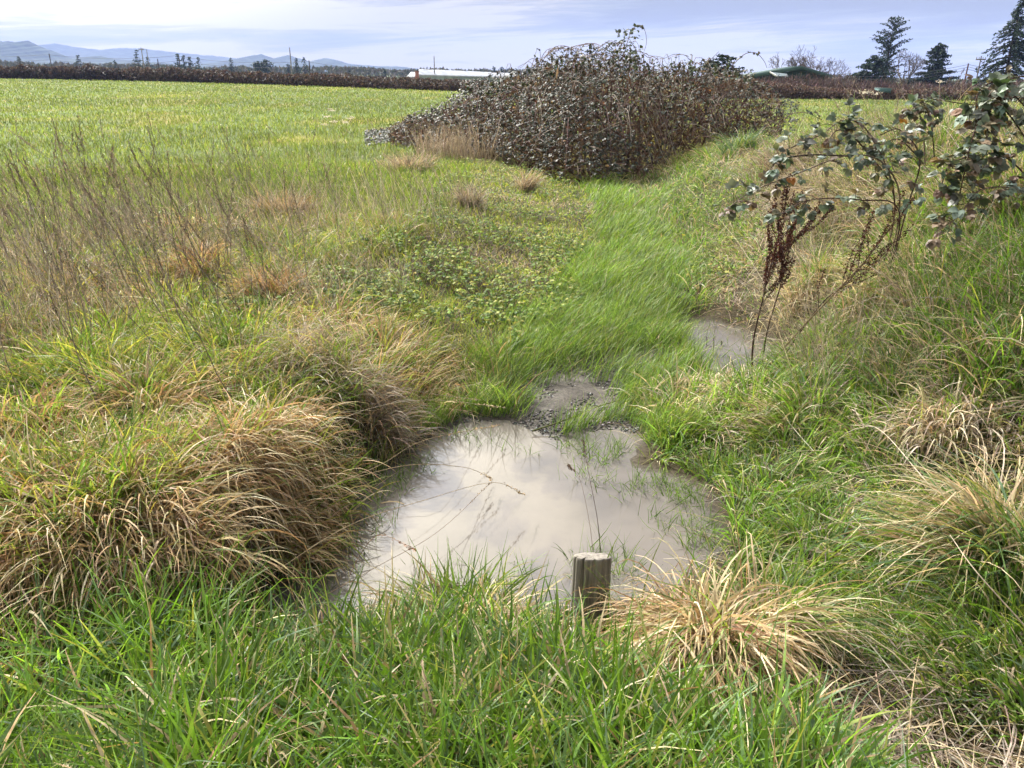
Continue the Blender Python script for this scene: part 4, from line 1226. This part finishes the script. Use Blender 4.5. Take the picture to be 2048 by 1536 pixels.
# ------------------------------------------------------------------ far hedges
def hedge(name, label, i0, i1, tops, col, dens, cat='hedge', off=0.0, thick=2.4, leafy=True):
    xs = HX[i0:i1]; ys = HY[i0:i1] + off
    tx, tz = [], []
    for (px, py) in tops:
        d = 60.0
        for _ in range(30):
            p = A(px, py, d); d = float(np.interp(p[0], xs, ys)) + thick * 0.5
        p = A(px, py, d); tx.append(p[0]); tz.append(p[2])
    loc = np.array([float(xs.mean()), float(np.interp(xs.mean(), xs, ys)), 0.0])
    o = empty(name, loc); tag(o, label, cat)
    seg = np.arange(xs[0], xs[-1], 0.5)
    core = MB(); prof = np.array([[0, -.0], [0.08, .55], [0.3, .86], [0.6, .9], [0.9, .6], [1, -1.2]])
    V = []
    for sx_ in seg:
        y0 = np.interp(sx_, xs, ys); zt = np.interp(sx_, tx, tz) * (0.85 + 0.25 * vnoise(sx_ * 0.7, 3.0, 4))
        for a_, b_ in prof:
            V.append((sx_, y0 + a_ * thick + 0.25 * (vnoise(sx_ * 1.3, a_ * 7, 6) - .5), b_ * zt))
    np_ = len(prof); ns_ = len(seg)
    i = (np.arange(ns_ - 1)[:, None] * np_ + np.arange(np_ - 1)[None]).ravel()
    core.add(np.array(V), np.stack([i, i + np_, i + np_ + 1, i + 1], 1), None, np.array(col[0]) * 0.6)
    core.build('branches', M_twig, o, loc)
    n = int(dens)
    dist = np.exp(U(math.log(40), math.log(170), n * 3))
    X_ = U(xs[0], xs[-1], n * 3); Y_ = np.interp(X_, xs, ys)
    rr_ = np.hypot(X_, Y_)
    k = rng.random(n * 3) < (45 / np.maximum(rr_, 45)); X_, Y_, rr_ = X_[k][:n], Y_[k][:n], rr_[k][:n]
    n = len(X_)
    zt = np.interp(X_, tx, tz) * (0.86 + 0.3 * vnoise(X_ * 0.7, 3.0, 4) + 0.14 * vnoise(X_ * 3, 1.0, 8))
    v = rng.random(n) ** 0.7
    depth = thick * 0.5 * np.clip(v ** 3, 0, 1) * 1.0
    pos = np.stack([X_, Y_ + depth + rng.normal(-0.05, 0.18, n), v * zt], 1)
    lm = MB()
    s = np.maximum(0.05, rr_ * 0.0018)
    quads(lm, pos, s * U(0.8, 2.8, n), s * U(0.35, 1.0, n), rng.normal(0, 1, (n, 3)) + [0, 0, 0.5], pick(col, n, 0.25))
    lm.build('leaves' if leafy else 'twigs', M_straw, o, loc)


HBROWN = [(0.06, 0.044, 0.042), (0.085, 0.062, 0.055), (0.055, 0.04, 0.042), (0.13, 0.095, 0.08), (0.06, 0.06, 0.05)]
hedge('bramble_hedge', 'long low dark brown bramble hedge along the far side of the left field', 0, 8, [(-420, 131), (-150, 132), (0, 133), (130, 134), (250, 138), (340, 139), (500, 145), (620, 149), (700, 152), (800, 157), (920, 161), (1150, 168)], HBROWN, 26000)
hedge('bramble_hedge', 'reddish brown bramble hedge along the far side of the right field', 8, 12, [(1380, 172), (1500, 165), (1600, 172), (1700, 178), (1850, 181), (2048, 178), (2400, 178)], [(0.13, 0.09, 0.085), (0.10, 0.07, 0.065), (0.17, 0.13, 0.11), (0.08, 0.06, 0.055)], 16000)


# bare shrubs behind the right hedge
def bare_shrub(px, py_top, dist, wpx, label, col, group=None):
    b = A(px, 190, dist); base = np.array([b[0], b[1], hz(b[0], b[1])]); topz = A(px, py_top, dist)[2]
    H = topz - base[2]; wid = wpx / F * dist
    o = empty('bare_shrub', base); tag(o, label, 'shrub', group)
    mb = MB(); tw = MB()
    for _ in range(26):
        aa = random.uniform(0, 6.28); l = random.uniform(0.2, 1.0) * wid * 0.5
        e = base + np.array([math.cos(aa) * l, math.sin(aa) * l * 0.6, H * random.uniform(0.7, 1.0) * (1 - 0.35 * (l / wid * 2) ** 2)])
        tube(mb, spline([base + [math.cos(aa) * l * .3, math.sin(aa) * l * .3, 0], base * 0.4 + e * 0.6, e], 6), np.linspace(0.04, 0.012, 6), 3, col)
    n = 1500
    aa = U(0, 6.28, n); l = np.sqrt(rng.random(n)) * wid * 0.55
    zt = H * (1 - 0.4 * (l / wid * 2) ** 2) * U(0.15, 1.0, n)
    pos = base + np.stack([np.cos(aa) * l, np.sin(aa) * l * 0.6, zt], 1)
    quads(tw, pos, U(0.4, 1.0, n), 0.035, rng.normal(0, 0.5, (n, 3)) + [0, 0, 1], pick([col], n, 0.25))
    mb.build('stems', M_bark, o, base); tw.build('twigs', M_bark, o, base)


SHC = (0.14, 0.10, 0.095)
bare_shrub(1545, 152, 64, 110, 'bare brown shrub below the left end of the green roof', SHC)
bare_shrub(1610, 148, 66, 130, 'bare brown shrub in front of the right end of the green roof', SHC)
bare_shrub(1680, 150, 66, 120, 'bare brown shrub between the green roof and the tall conifer', SHC)
bare_shrub(1760, 160, 66, 110, 'bare brown shrub at the foot of the tall sparse conifer', SHC)
bare_shrub(1840, 166, 66, 100, 'low bare shrub between the tall conifer and the rounded evergreen', SHC)
bare_shrub(1930, 164, 66, 110, 'low bare shrub left of the big spruce', SHC)
bare_shrub(2030, 160, 66, 100, 'bare shrub under the big spruce at the right edge', SHC)


# ------------------------------------------------------------------ trees
def conifer(px, py_top, dist, wid_fn, label, n_lev=26, droop=0.25, fol=9.0, fs=0.35, t0=0.08, col=((0.025, 0.045, 0.03), (0.035, 0.06, 0.04), (0.02, 0.032, 0.022)), lean=0.0, name='conifer', group=None, nb=(4, 7), up=0.0, cat='conifer', py_base=None):
    b = A(px, 170, dist); base = np.array([b[0], b[1], hz(b[0], b[1])])
    H = A(px, py_top, dist)[2] - base[2]
    o = empty(name, base); tag(o, label, cat, group)
    tm, cr = MB(), MB()
    pts = np.array([base + [lean * H * f + 0.01 * H * math.sin(f * 7), 0, H * f] for f in np.linspace(0, 1, 10)])
    tube(tm, pts, np.linspace(H * 0.022, H * 0.002, 10), 7, (0.06, 0.05, 0.045))
    zt = np.linspace(0, 1, 10)
    for lv in range(n_lev):
        f = t0 + (0.985 - t0) * lv / (n_lev - 1) + random.uniform(-0.01, 0.01)
        c = np.array([np.interp(f, zt, pts[:, k]) for k in range(3)])
        for _ in range(random.randint(*nb)):
            aa = random.uniform(0, 6.28); l = wid_fn(f) * H * random.uniform(0.55, 1.1)
            if l < 0.05:
                continue
            dr = droop * random.uniform(0.5, 1.4)
            e = c + np.array([math.cos(aa) * l, math.sin(aa) * l, l * (up - dr)])
            mid = c + np.array([math.cos(aa) * l * .5, math.sin(aa) * l * .5, l * (up * 0.7 - dr * 0.25)])
            br = spline([c, mid, e], 5)
            tube(tm, br, np.linspace(max(0.02, l * 0.03), 0.012, 5), 3, (0.05, 0.04, 0.035))
            m = max(3, int(l * fol))
            ff = U(0.15, 1.05, m) * 4
            p = np.stack([np.interp(ff, np.arange(5), br[:, k]) for k in range(3)], 1) + rng.normal(0, 1, (m, 3)) * fs * np.array([0.35, 0.35, 0.22])
            quads(cr, p, fs * U(0.7, 1.5, m), fs * U(0.3, 0.7, m), rng.normal(0, 0.7, (m, 3)) + np.array([math.cos(aa), math.sin(aa), -0.5]), pick(col, m, 0.25))
    tm.build('trunk', M_bark, o, base); cr.build('crown', M_needle, o, base)
    return o


def interp_fn(a, b):
    return lambda f: float(np.interp(f, a, b))


conifer(1767, 36, 170, interp_fn([0, .15, .35, .5, .62, .75, .88, 1], [.20, .24, .20, .20, .25, .20, .17, .05]), 'tall sparse conifer with a thin ragged crown near the middle of the right tree line', 34, 0.05, 8.0, 0.42, 0.12, up=0.55, nb=(4, 6))
conifer(1742, 112, 160, interp_fn([0, .2, .5, .8, 1], [.62, .62, .5, .3, .06]), 'wide dark evergreen at the foot of the tall sparse conifer', 20, 0.1, 15, 0.5, 0.05, up=0.2, name='evergreen_tree', cat='evergreen tree', nb=(6, 9))
conifer(1865, 88, 165, interp_fn([0, .12, .3, .45, .55, .75, .9, 1], [.36, .44, .42, .34, .22, .22, .16, .04]), 'dense rounded evergreen with a narrower top between bare tree and spruce', 30, 0.05, 16, 0.42, 0.04, up=0.25, name='evergreen_tree', cat='evergreen tree', nb=(7, 10))
conifer(2006, -6, 130, interp_fn([0, .1, .3, .5, .7, .85, 1], [.30, .34, .29, .24, .18, .10, .02]), 'big dark spruce with drooping branches at the right edge', 44, 0.45, 14, 0.38, 0.06, name='spruce_tree', cat='spruce', nb=(4, 7))
conifer(2085, 60, 135, interp_fn([0, .2, .6, 1], [.3, .3, .2, .02]), 'second spruce cut off by the right edge of the view', 24, 0.4, 7, 0.42, 0.1, name='spruce_tree', cat='spruce')
conifer(1440, 113, 75, interp_fn([0, .3, .6, .85, 1], [.40, .52, .46, .30, .1]), 'dark rounded evergreen shrub rising behind the right side of the bramble thicket', 18, 0.05, 22, 0.26, 0.05, up=0.25, name='evergreen_shrub', cat='evergreen shrub', nb=(8, 11))


def bare_tree(px, py_top, dist, label, spread=0.5, depth=5, group=None, col=(0.13, 0.105, 0.10), trunk=0.28, rad=0.025):
    b = A(px, 170, dist); base = np.array([b[0], b[1], hz(b[0], b[1])]); H = A(px, py_top, dist)[2] - base[2]
    o = empty('bare_tree', base); tag(o, label, 'bare tree', group)
    tm, cr = MB(), MB()
    rmin = dist * 0.00012

    def grow(p, d, l, r_, lev):
        e = p + d * l
        mid = p + d * l * 0.5 + np.array([random.uniform(-1, 1), random.uniform(-1, 1), random.uniform(-.3, .6)]) * l * 0.08
        tube(tm if lev < 2 else cr, spline([p, mid, e], 4), np.linspace(max(r_, rmin), max(r_ * 0.7, rmin), 4), 5 if lev < 2 else 3, col)
        if lev >= depth:
            return
        for k in range(random.choice([2, 3, 3]) + (1 if lev == 0 else 0)):
            nd = d + rng.normal(0, spread, 3) + np.array([0, 0, 0.12])
            nd /= np.linalg.norm(nd)
            nd[2] = max(nd[2], -0.1)
            grow(p + d * l * random.uniform(0.65, 1.0) if k else e, nd, l * random.uniform(0.62, 0.85), r_ * 0.62, lev + 1)
    grow(base, np.array([random.uniform(-.06, .06), 0, 1.0]), H * trunk, H * rad, 0)
    tm.build('trunk', M_bark, o, base); cr.build('crown', M_bark, o, base)


bare_tree(1808, 90, 165, 'bare spreading tree between the tall conifer and the rounded evergreen', 0.5, 6)
for px, py, lab in [(1572, 97, 'leftmost bare tree rising behind the green roof'), (1597, 95, 'second bare tree from the left behind the green roof'), (1624, 94, 'third bare tree from the left behind the green roof'), (1650, 104, 'rightmost bare tree of the row behind the green roof')]:
    bare_tree(px, py, 150, lab, 0.45, 6)

# far trees beyond the left hedge
FT = [('c', 49, 114, 'small conifer at the far left beyond the hedge'), ('b', 62, 118, None), ('b', 90, 122, None), ('b', 122, 112, None), ('c', 166, 111, 'broad dark conifer beyond the hedge under the hill slope'),
      ('c', 237, 122, 'small pointed conifer left of the tall power pole with crossarm'), ('b', 247, 118, None), ('b', 263, 120, None), ('c', 283, 100, 'tall dark conifer at the foot of the pole with crossarm'), ('c', 303, 115, 'conifer just right of the pole with crossarm'),
      ('c', 363, 109, 'leftmost conifer of the cluster by the leaning pole'), ('c', 375, 112, 'second conifer of the cluster by the leaning pole'), ('c', 386, 114, 'third conifer of the cluster by the leaning pole'), ('c', 402, 116, 'rightmost conifer of the cluster by the leaning pole'),
      ('c', 468, 117, 'lone conifer between the cluster and the two round topped trees'), ('b', 488, 125, None), ('r', 521, 124, 'left one of two round topped dark trees beyond the hedge'), ('r', 536, 122, 'right one of two round topped dark trees beyond the hedge'), ('b', 546, 126, None),
      ('c', 579, 129, 'small conifer left of the tall pale pole'), ('c', 597, 116, 'left one of two tall conifers right of the pale pole'), ('c', 612, 115, 'right one of two tall conifers beside the dark pole'), ('b', 684, 128, None), ('c', 770, 138, 'dark conifer in the hazy tree line left of the white barn'),
      ('c', 700, 142, 'small conifer in the hazy tree line'), ('c', 988, 134, 'conifer behind the roof of the white barn'), ('c', 1003, 135, 'right conifer behind the roof of the white barn')]
for kind, px, py, lab in FT:
    dd = random.uniform(330, 400)
    if kind == 'c':
        conifer(px, py, dd, interp_fn([0, .3, .7, 1], [.30, .27, .17, .02]), lab, 13, 0.25, 3.0, 0.8, 0.1, nb=(4, 6))
    elif kind == 'r':
        conifer(px, py, dd, interp_fn([0, .35, .5, .8, 1], [.04, .1, .42, .40, .12]), lab, 12, 0.0, 4.0, 0.8, 0.3, up=0.3, name='evergreen_tree', cat='evergreen tree', nb=(5, 8))
    else:
        bare_tree(px, py, dd, 'small bare grey tree beyond the left hedge', 0.5, 4, 'bare trees beyond the left hedge', col=(0.17, 0.15, 0.15), rad=0.02)

# the hazy tree line far behind reads as one mass
mb = MB()
n = 9000
px = U(-150, 1150, n); dd = U(480, 640, n)
topy = np.interp(px, [-150, 0, 400, 700, 800, 1000, 1150], [124, 128, 137, 139, 143, 144, 146]) - 5 * vnoise(px * 0.05, px * 0, 2) - 3.5 * vnoise(px * 0.21, px * 0, 3)
pts = np.array([A(a, b + 1, c) for a, b, c in zip(px, topy, dd)])
zz = -2.5 + (pts[:, 2] + 2.5) * rng.random(n) ** 0.6
quads(mb, np.stack([pts[:, 0], pts[:, 1], zz], 1), U(1.5, 4, n), U(0.8, 2, n), rng.normal(0, 0.6, (n, 3)) + [0, 0, 1], pick([(0.06, 0.07, 0.055), (0.09, 0.085, 0.075), (0.11, 0.10, 0.09)], n, 0.2))
px = U(1480, 2300, 5000); dd = U(260, 330, 5000)
topy = np.interp(px, [1480, 1640, 1900, 2048, 2300], [152, 150, 162, 160, 160]) - 4 * vnoise(px * 0.06, px * 0, 12)
pts = np.array([A(a, b + 2, c) for a, b, c in zip(px, topy, dd)])
zz = -2.5 + (pts[:, 2] + 2.5) * rng.random(5000) ** 0.6
quads(mb, np.stack([pts[:, 0], pts[:, 1], zz], 1), U(0.8, 2, 5000), U(0.4, 1, 5000), rng.normal(0, 0.6, (5000, 3)) + [0, 0, 1], pick([(0.05, 0.055, 0.045), (0.10, 0.085, 0.08)], 5000, 0.2))
tag(mb.build('far_wood', M_needle), kind='stuff')

# ------------------------------------------------------------------ hills
def ridge(pxs, dist, depth, rough, col, seed):
    mb = MB()
    px = np.arange(pxs[0][0], pxs[-1][0], 2.0)
    py = np.interp(px, [p[0] for p in pxs], [p[1] for p in pxs])
    py = py - rough * (fbm(px * 0.12, px * 0, seed, 3) - 0.5) * 2
    crest = np.array([A(a, b, dist) for a, b in zip(px, py)])
    rowsV = []
    for f in np.linspace(0, 1, 21):
        jit = 1 + 0.10 * (fbm(px * 0.03 + f * 0.8, px * 0 + f * 1.6, seed + 5) - 0.5)
        rowsV.append(np.stack([crest[:, 0], dist - depth * (1 - f) * jit, -3 + (crest[:, 2] + 3) * f ** 1.2 * np.where(f < 1, jit, 1)], 1))
    for f in (0.5, 0.0):
        rowsV.append(np.stack([crest[:, 0] * 1.1, np.full(len(px), dist + depth * (1 - f)), -3 + (crest[:, 2] + 3) * f], 1))
    V = np.concatenate(rowsV); m_ = len(px); rr = len(rowsV)
    i = (np.arange(rr - 1)[:, None] * m_ + np.arange(m_ - 1)[None]).ravel()
    mb.add(V, np.stack([i, i + 1, i + m_ + 1, i + m_], 1), None, col)
    tag(mb.build('hills', M_hill, smooth=True), kind='structure')


ridge([(-500, 60), (-200, 74), (0, 82), (30, 85), (55, 81), (72, 89), (100, 101), (130, 113), (165, 123), (210, 130), (270, 140)], 2700, 900, 2.4, (0.035, 0.05, 0.035), 3)
ridge([(-400, 100), (60, 93), (110, 87), (150, 94), (200, 100), (235, 96), (280, 97), (330, 102), (380, 108), (430, 112), (480, 118), (560, 128), (700, 142)], 4400, 1200, 0.8, (0.04, 0.055, 0.045), 13)
ridge([(300, 140), (400, 128), (470, 121), (500, 112), (522, 108), (548, 117), (576, 110), (592, 115), (620, 123), (650, 115.5), (668, 119), (700, 128), (750, 132), (800, 133), (830, 137), (870, 143), (930, 148)], 3300, 900, 0.8, (0.035, 0.05, 0.04), 23)
ridge([(60, 125), (150, 117), (195, 112), (240, 119), (300, 124), (420, 133), (520, 140)], 2500, 600, 1.0, (0.035, 0.05, 0.038), 33)

# ------------------------------------------------------------------ poles and wires
WOODC = (0.075, 0.06, 0.055); PALE = (0.27, 0.25, 0.25)


def pole(px, py, dist, label, col=WOODC, arm=False, rad=0.16):
    t_ = A(px, py, dist); base = np.array([t_[0], t_[1], hz(t_[0], t_[1])])
    mb = MB(); tube(mb, [base, (base + t_) / 2, t_], [rad, rad * 0.85, rad * 0.7], 8, col)
    o = mb.build('utility_pole', M_bark, None, base); tag(o, label, 'utility pole')
    if arm:
        am = MB(); box(am, t_ - [0, 0, 0.5], (1.5, 0.14, 0.18), col)
        a_ = am.build('crossarm', M_bark, o, base)
        im = MB()
        for k in (-0.68, -0.3, 0.3, 0.68):
            tube(im, [t_ + [k, 0, -0.4], t_ + [k, 0, -0.15]], [0.07, 0.05], 6, (0.2, 0.2, 0.2))
        im.build('insulators', M_paint, o, base)
    return t_


t98 = pole(98, 107, 230, 'dark utility pole leaning left at the left end of the hedge')
t282 = pole(282, 95, 225, 'tall pale utility pole with a crossarm beyond the left hedge', PALE, True)
t290 = pole(293, 99, 240, 'slender pale pole next to the pole with crossarm', PALE, False, 0.12)
t315 = pole(315, 118, 220, 'short dark utility pole right of the pole with crossarm')
t357 = pole(357, 110, 215, 'dark utility pole among the cluster of conifers')
t579 = pole(579, 95, 200, 'tall pale utility pole in front of the blue hills', PALE)
t618 = pole(618, 121, 195, 'dark utility pole right of the two tall conifers')
t868 = pole(868, 112, 190, 'pale utility pole in front of the white barn', PALE, False, 0.14)
t1937 = pole(1937, 127, 140, 'reddish brown utility pole between rounded evergreen and spruce', (0.13, 0.07, 0.065))
t1960 = pole(1963, 112, 130, 'grey utility pole with crossarm at the left side of the big spruce', (0.16, 0.14, 0.14), True, 0.12)


def wires(name, label, runs, rad):
    loc = np.array(runs[0][0]); mb = MB()
    for a_, b_, sag in runs:
        a_ = np.array(a_); b_ = np.array(b_)
        f = np.linspace(0, 1, 24)[:, None]
        pts = a_ * (1 - f) + b_ * f - np.array([0, 0, 1.0]) * sag * 4 * f * (1 - f)
        tube(mb, pts, rad, 3, (0.05, 0.05, 0.055))
    tag(mb.build(name, M_twig, None, loc), label, 'wires')


up_ = np.array([0, 0, 1.0])
wires('overhead_wires', 'sagging overhead wires strung along the poles beyond the left hedge',
      [(A(-300, 112, 250) - up_ * k, t98 - up_ * k, 0.6) for k in (0.3, 1.6)] + [(t98 - up_ * k, t357 - up_ * (k - .2), 0.9) for k in (0.3, 1.6)] + [(t357 - up_ * k, t618 - up_ * (k - .2), 0.9) for k in (0.3, 1.4)] + [(t618 - up_ * k, t868 - up_ * (k + 2.5), 0.8) for k in (0.3, 1.4)], 0.035)
wires('overhead_wires', 'three sagging overhead wires crossing in front of the trees on the right',
      [(A(1640, 150 + 7 * k, 150), A(1937, 129 + 5 * k, 139), 0.9) for k in range(3)] + [(A(1937, 129 + 5 * k, 139), A(2200, 136 + 6 * k, 130), 0.9) for k in range(3)], 0.03)

# ------------------------------------------------------------------ buildings
def barn():
    d1, d2 = 190, 215
    a = A(838, 140, d1); b = A(1030, 148.5, d2 + 4)           # ridge
    e1 = A(834, 151.5, d1 - 6); e2 = A(1030, 156.5, d2 - 2)     # near eave
    back1 = a + (a - e1) * [1, 1, 0] - [0, 0, a[2] - e1[2]]; back2 = b + (b - e2) * [1, 1, 0] - [0, 0, b[2] - e2[2]]
    base = np.array([a[0], a[1], -2.5]); o = empty('white_barn', base); tag(o, 'long low white roofed barn beyond the hedge with a brown end wall', 'barn')
    rm = MB(); up = np.array([0, 0, 0.25]); out = 0.02
    rm.add(np.array([e1, e2, b, a, back1, back2]) + up, [(0, 1, 2, 3), (3, 2, 5, 4)], None, (0.20, 0.22, 0.26))
    rm.add(np.array([e1, e2, e2 + up, e1 + up]), [(0, 1, 2, 3)], None, (0.5, 0.5, 0.5))
    rm.build('roof', M_paint, o, base)
    wm_ = MB(); g = lambda p: np.array([p[0], p[1], -2.5])
    i1, i2 = e1 + [0.3, 0.4, 0.05], e2 + [-0.3, 0.4, 0.05]
    wm_.add([g(i1), g(i2), i2, i1], [(0, 1, 2, 3)], None, (0.36, 0.40, 0.34)); wm_.build('wall', M_paint, o, base)
    em = MB(); k1 = e1 + [0.25, 0.2, 0]; kb = back1 + [0.25, -0.2, 0]; ka = a + [0.25, 0, 0]
    em.add([g(k1), k1, ka, kb, g(kb)], None, [(0, 1, 2), (0, 2, 4), (4, 2, 3)], (0.28, 0.14, 0.11)); em.build('end_wall', M_paint, o, base)
    win = MB()
    for f in np.linspace(0.03, 0.9, 26):
        c = i1 * (1 - f) + i2 * f - [0, 0.06, 1.1]
        box(win, c, (0.7, 0.06, 0.7), (0.04, 0.045, 0.05))
    win.build('windows', M_paint, o, base)
    # small white lean-to with a brick chimney block in front of the end
    c = A(826, 149, 186); lb = np.array([c[0], c[1], -2.5]); l = empty('white_shed', lb); tag(l, 'small white shed with a steep pale roof at the left end of the barn', 'shed')
    sm_ = MB(); w_ = 1.3; zt = A(826, 144, 186)[2]; ze = A(826, 154, 186)[2]
    sm_.add([[c[0] - w_, c[1] - 1.5, ze], [c[0] + 0.5, c[1] - 1.5, ze], [c[0] + 0.9, c[1], zt], [c[0] - w_ * 0.35, c[1], zt], [c[0] - w_, c[1] + 1.5, ze], [c[0] + 0.5, c[1] + 1.5, ze]], [(0, 1, 2, 3), (3, 2, 5, 4)], None, (0.4, 0.42, 0.44)); sm_.build('roof', M_paint, l, lb)
    sw = MB(); box(sw, (c[0] - 0.3, c[1], (ze - 2.5) / 2 - 0.02), (1.5, 2.6, ze + 2.5), (0.3, 0.3, 0.3)); sw.build('wall', M_paint, l, lb)
    c = A(834, 150, 183); cb = np.array([c[0], c[1], -2.5]); ch = MB(); z1 = A(834, 143, 183)[2]
    box(ch, (c[0], c[1], (z1 - 2.5) / 2), (0.75, 0.8, z1 + 2.5), (0.33, 0.15, 0.11)); box(ch, (c[0], c[1], z1 + 0.06), (0.9, 0.95, 0.12), (0.28, 0.14, 0.11))
    tag(ch.build('brick_chimney', M_paint, None, cb), 'red brown brick chimney block between the white shed and the barn', 'chimney')


barn()


def green_hall():
    d = 120
    l_ = A(1486, 151, d); pk = A(1600, 132, d); r_ = A(1660, 150, d)
    base = np.array([pk[0], d, -2.5]); o = empty('green_roofed_hall', base); tag(o, 'wide low hall with a dark green gable roof among bare trees', 'building')
    dep = np.array([2, 12, 0.0]); th = np.array([0, 0, 0.45])
    rm = MB(); ov = np.array([0, -0.8, 0])
    pts = np.array([l_ + ov, pk + ov, r_ + ov, l_ + dep, pk + dep, r_ + dep])
    V = np.concatenate([pts, pts - th])
    rm.add(V, [(0, 1, 4, 3), (1, 2, 5, 4), (6, 9, 10, 7), (7, 10, 11, 8), (0, 6, 7, 1), (1, 7, 8, 2), (0, 3, 9, 6), (2, 8, 11, 5)], None, (0.06, 0.10, 0.09)); rm.build('roof', M_paint, o, base)
    wm_ = MB(); g = lambda p: np.array([p[0], p[1], -2.5])
    a, b, c = l_ - th + [0.8, 0, 0.1], pk - th - [0, 0, .05], r_ - th + [-0.8, 0, 0.1]
    wm_.add([g(a), a, b, c, g(c)], None, [(0, 1, 2), (0, 2, 4), (4, 2, 3)], (0.035, 0.06, 0.055)); wm_.build('gable_wall', M_paint, o, base)
    # pale lean-to in front
    p1 = A(1541, 144, d - 4); p2 = A(1556, 147, d - 4)
    lb = np.array([p1[0], p1[1], -2.5]); l = empty('pale_canopy', lb); tag(l, 'pale canopy with a white slanted edge in front of the green gable', 'canopy')
    cm = MB(); zt = p1[2]; zb = A(1541, 152, d - 4)[2]
    cm.add([[p1[0], p1[1], zt], [p2[0] + 1.2, p1[1], zt - 0.2], [p2[0] + 1.2, p1[1] - 1, zb], [p1[0] + .7, p1[1] - 1, zb]], [(0, 1, 2, 3)], None, (0.16, 0.20, 0.22)); cm.build('roof', M_paint, l, lb)
    fm = MB(); tube(fm, [np.array([p1[0] - .1, p1[1] - .05, zt]), np.array([p1[0] + .6, p1[1] - 1.05, zb])], 0.12, 4, (0.6, 0.6, 0.6)); fm.build('edge_trim', M_paint, l, lb)
    pm = MB()
    for k in (0.9, 2.2):
        tube(pm, [np.array([p1[0] + k, p1[1] - 0.7, -2.5]), np.array([p1[0] + k, p1[1] - 0.7, zb + 0.15])], 0.08, 6, (0.3, 0.3, 0.3))
    pm.build('posts', M_paint, l, lb)


green_hall()

c = A(1766, 178, 63); b = np.array([c[0], c[1], hz(c[0], c[1])])
mb = MB(); box(mb, c - [0, 0, 0.12], (0.86, 1.0, 0.3), (0.10, 0.18, 0.18)); o = mb.build('teal_tank', M_paint, None, b); tag(o, 'pale teal box shaped tank seen over the right hedge', 'tank')
lm = MB(); box(lm, c + [0, 0, 0.055], (0.90, 1.05, 0.04), (0.15, 0.23, 0.23)); lm.build('lid', M_paint, o, b)
gm_ = MB()
for k in (-0.35, 0.35):
    tube(gm_, [c + [k, 0, -0.26], np.array([c[0] + k, c[1], b[2]])], 0.05, 5, (0.2, 0.2, 0.2))
gm_.build('legs', M_paint, o, b)

# red vehicle part showing over the hedge at the right edge
c = A(2020, 190, 61); b = np.array([c[0], c[1], hz(c[0], c[1])])
o = empty('red_tractor', b); tag(o, 'red farm tractor mostly hidden behind the right hedge and brambles', 'tractor')
mb = MB(); box(mb, c + [0.3, 0, 0], (1.6, 0.9, 0.5), (0.24, 0.045, 0.035)); box(mb, c + [-0.7, 0, 0.02], (0.45, 0.8, 0.36), (0.24, 0.045, 0.035)); mb.build('hood', M_paint, o, b)
mb = MB(); box(mb, c + [1.3, 0, 0.35], (0.9, 1.0, 0.1), (0.2, 0.04, 0.03))
for k in (-.4, .4):
    tube(mb, [c + [1.3 + k, -.4, -.2], c + [1.3 + k, -.4, .32]], .04, 5, (.05, .05, .05)); tube(mb, [c + [1.3 + k, .4, -.2], c + [1.3 + k, .4, .32]], .04, 5, (.05, .05, .05))
mb.build('cab', M_paint, o, b)
for k, rr in ((-0.7, 0.4), (1.2, 0.65)):
    for s_ in (-0.55, 0.55):
        mb = MB(); aa = np.linspace(0, 2 * np.pi, 20)
        cc = np.array([c[0] + k, c[1] + s_, b[2] + rr])
        tube(mb, cc + np.stack([np.cos(aa) * rr * .75, aa * 0, np.sin(aa) * rr * .75], 1), rr * .25, 8, (0.03, 0.03, 0.03)); mb.build('wheel', M_paint, o, b)

# ------------------------------------------------------------------ air
hb = MB(); box(hb, (0, 3000, 120 - 2), (12000, 6600, 244), (1, 1, 1))
hm, t = mat_new('air')
pv = t.n('ShaderNodeVolumePrincipled', Color=(0.34, 0.46, 0.92, 1), Density=0.00014)
t.t.links.new(pv.outputs[0], t.n('ShaderNodeOutputMaterial').inputs['Volume'])
tag(hb.build('haze', hm), kind='stuff')
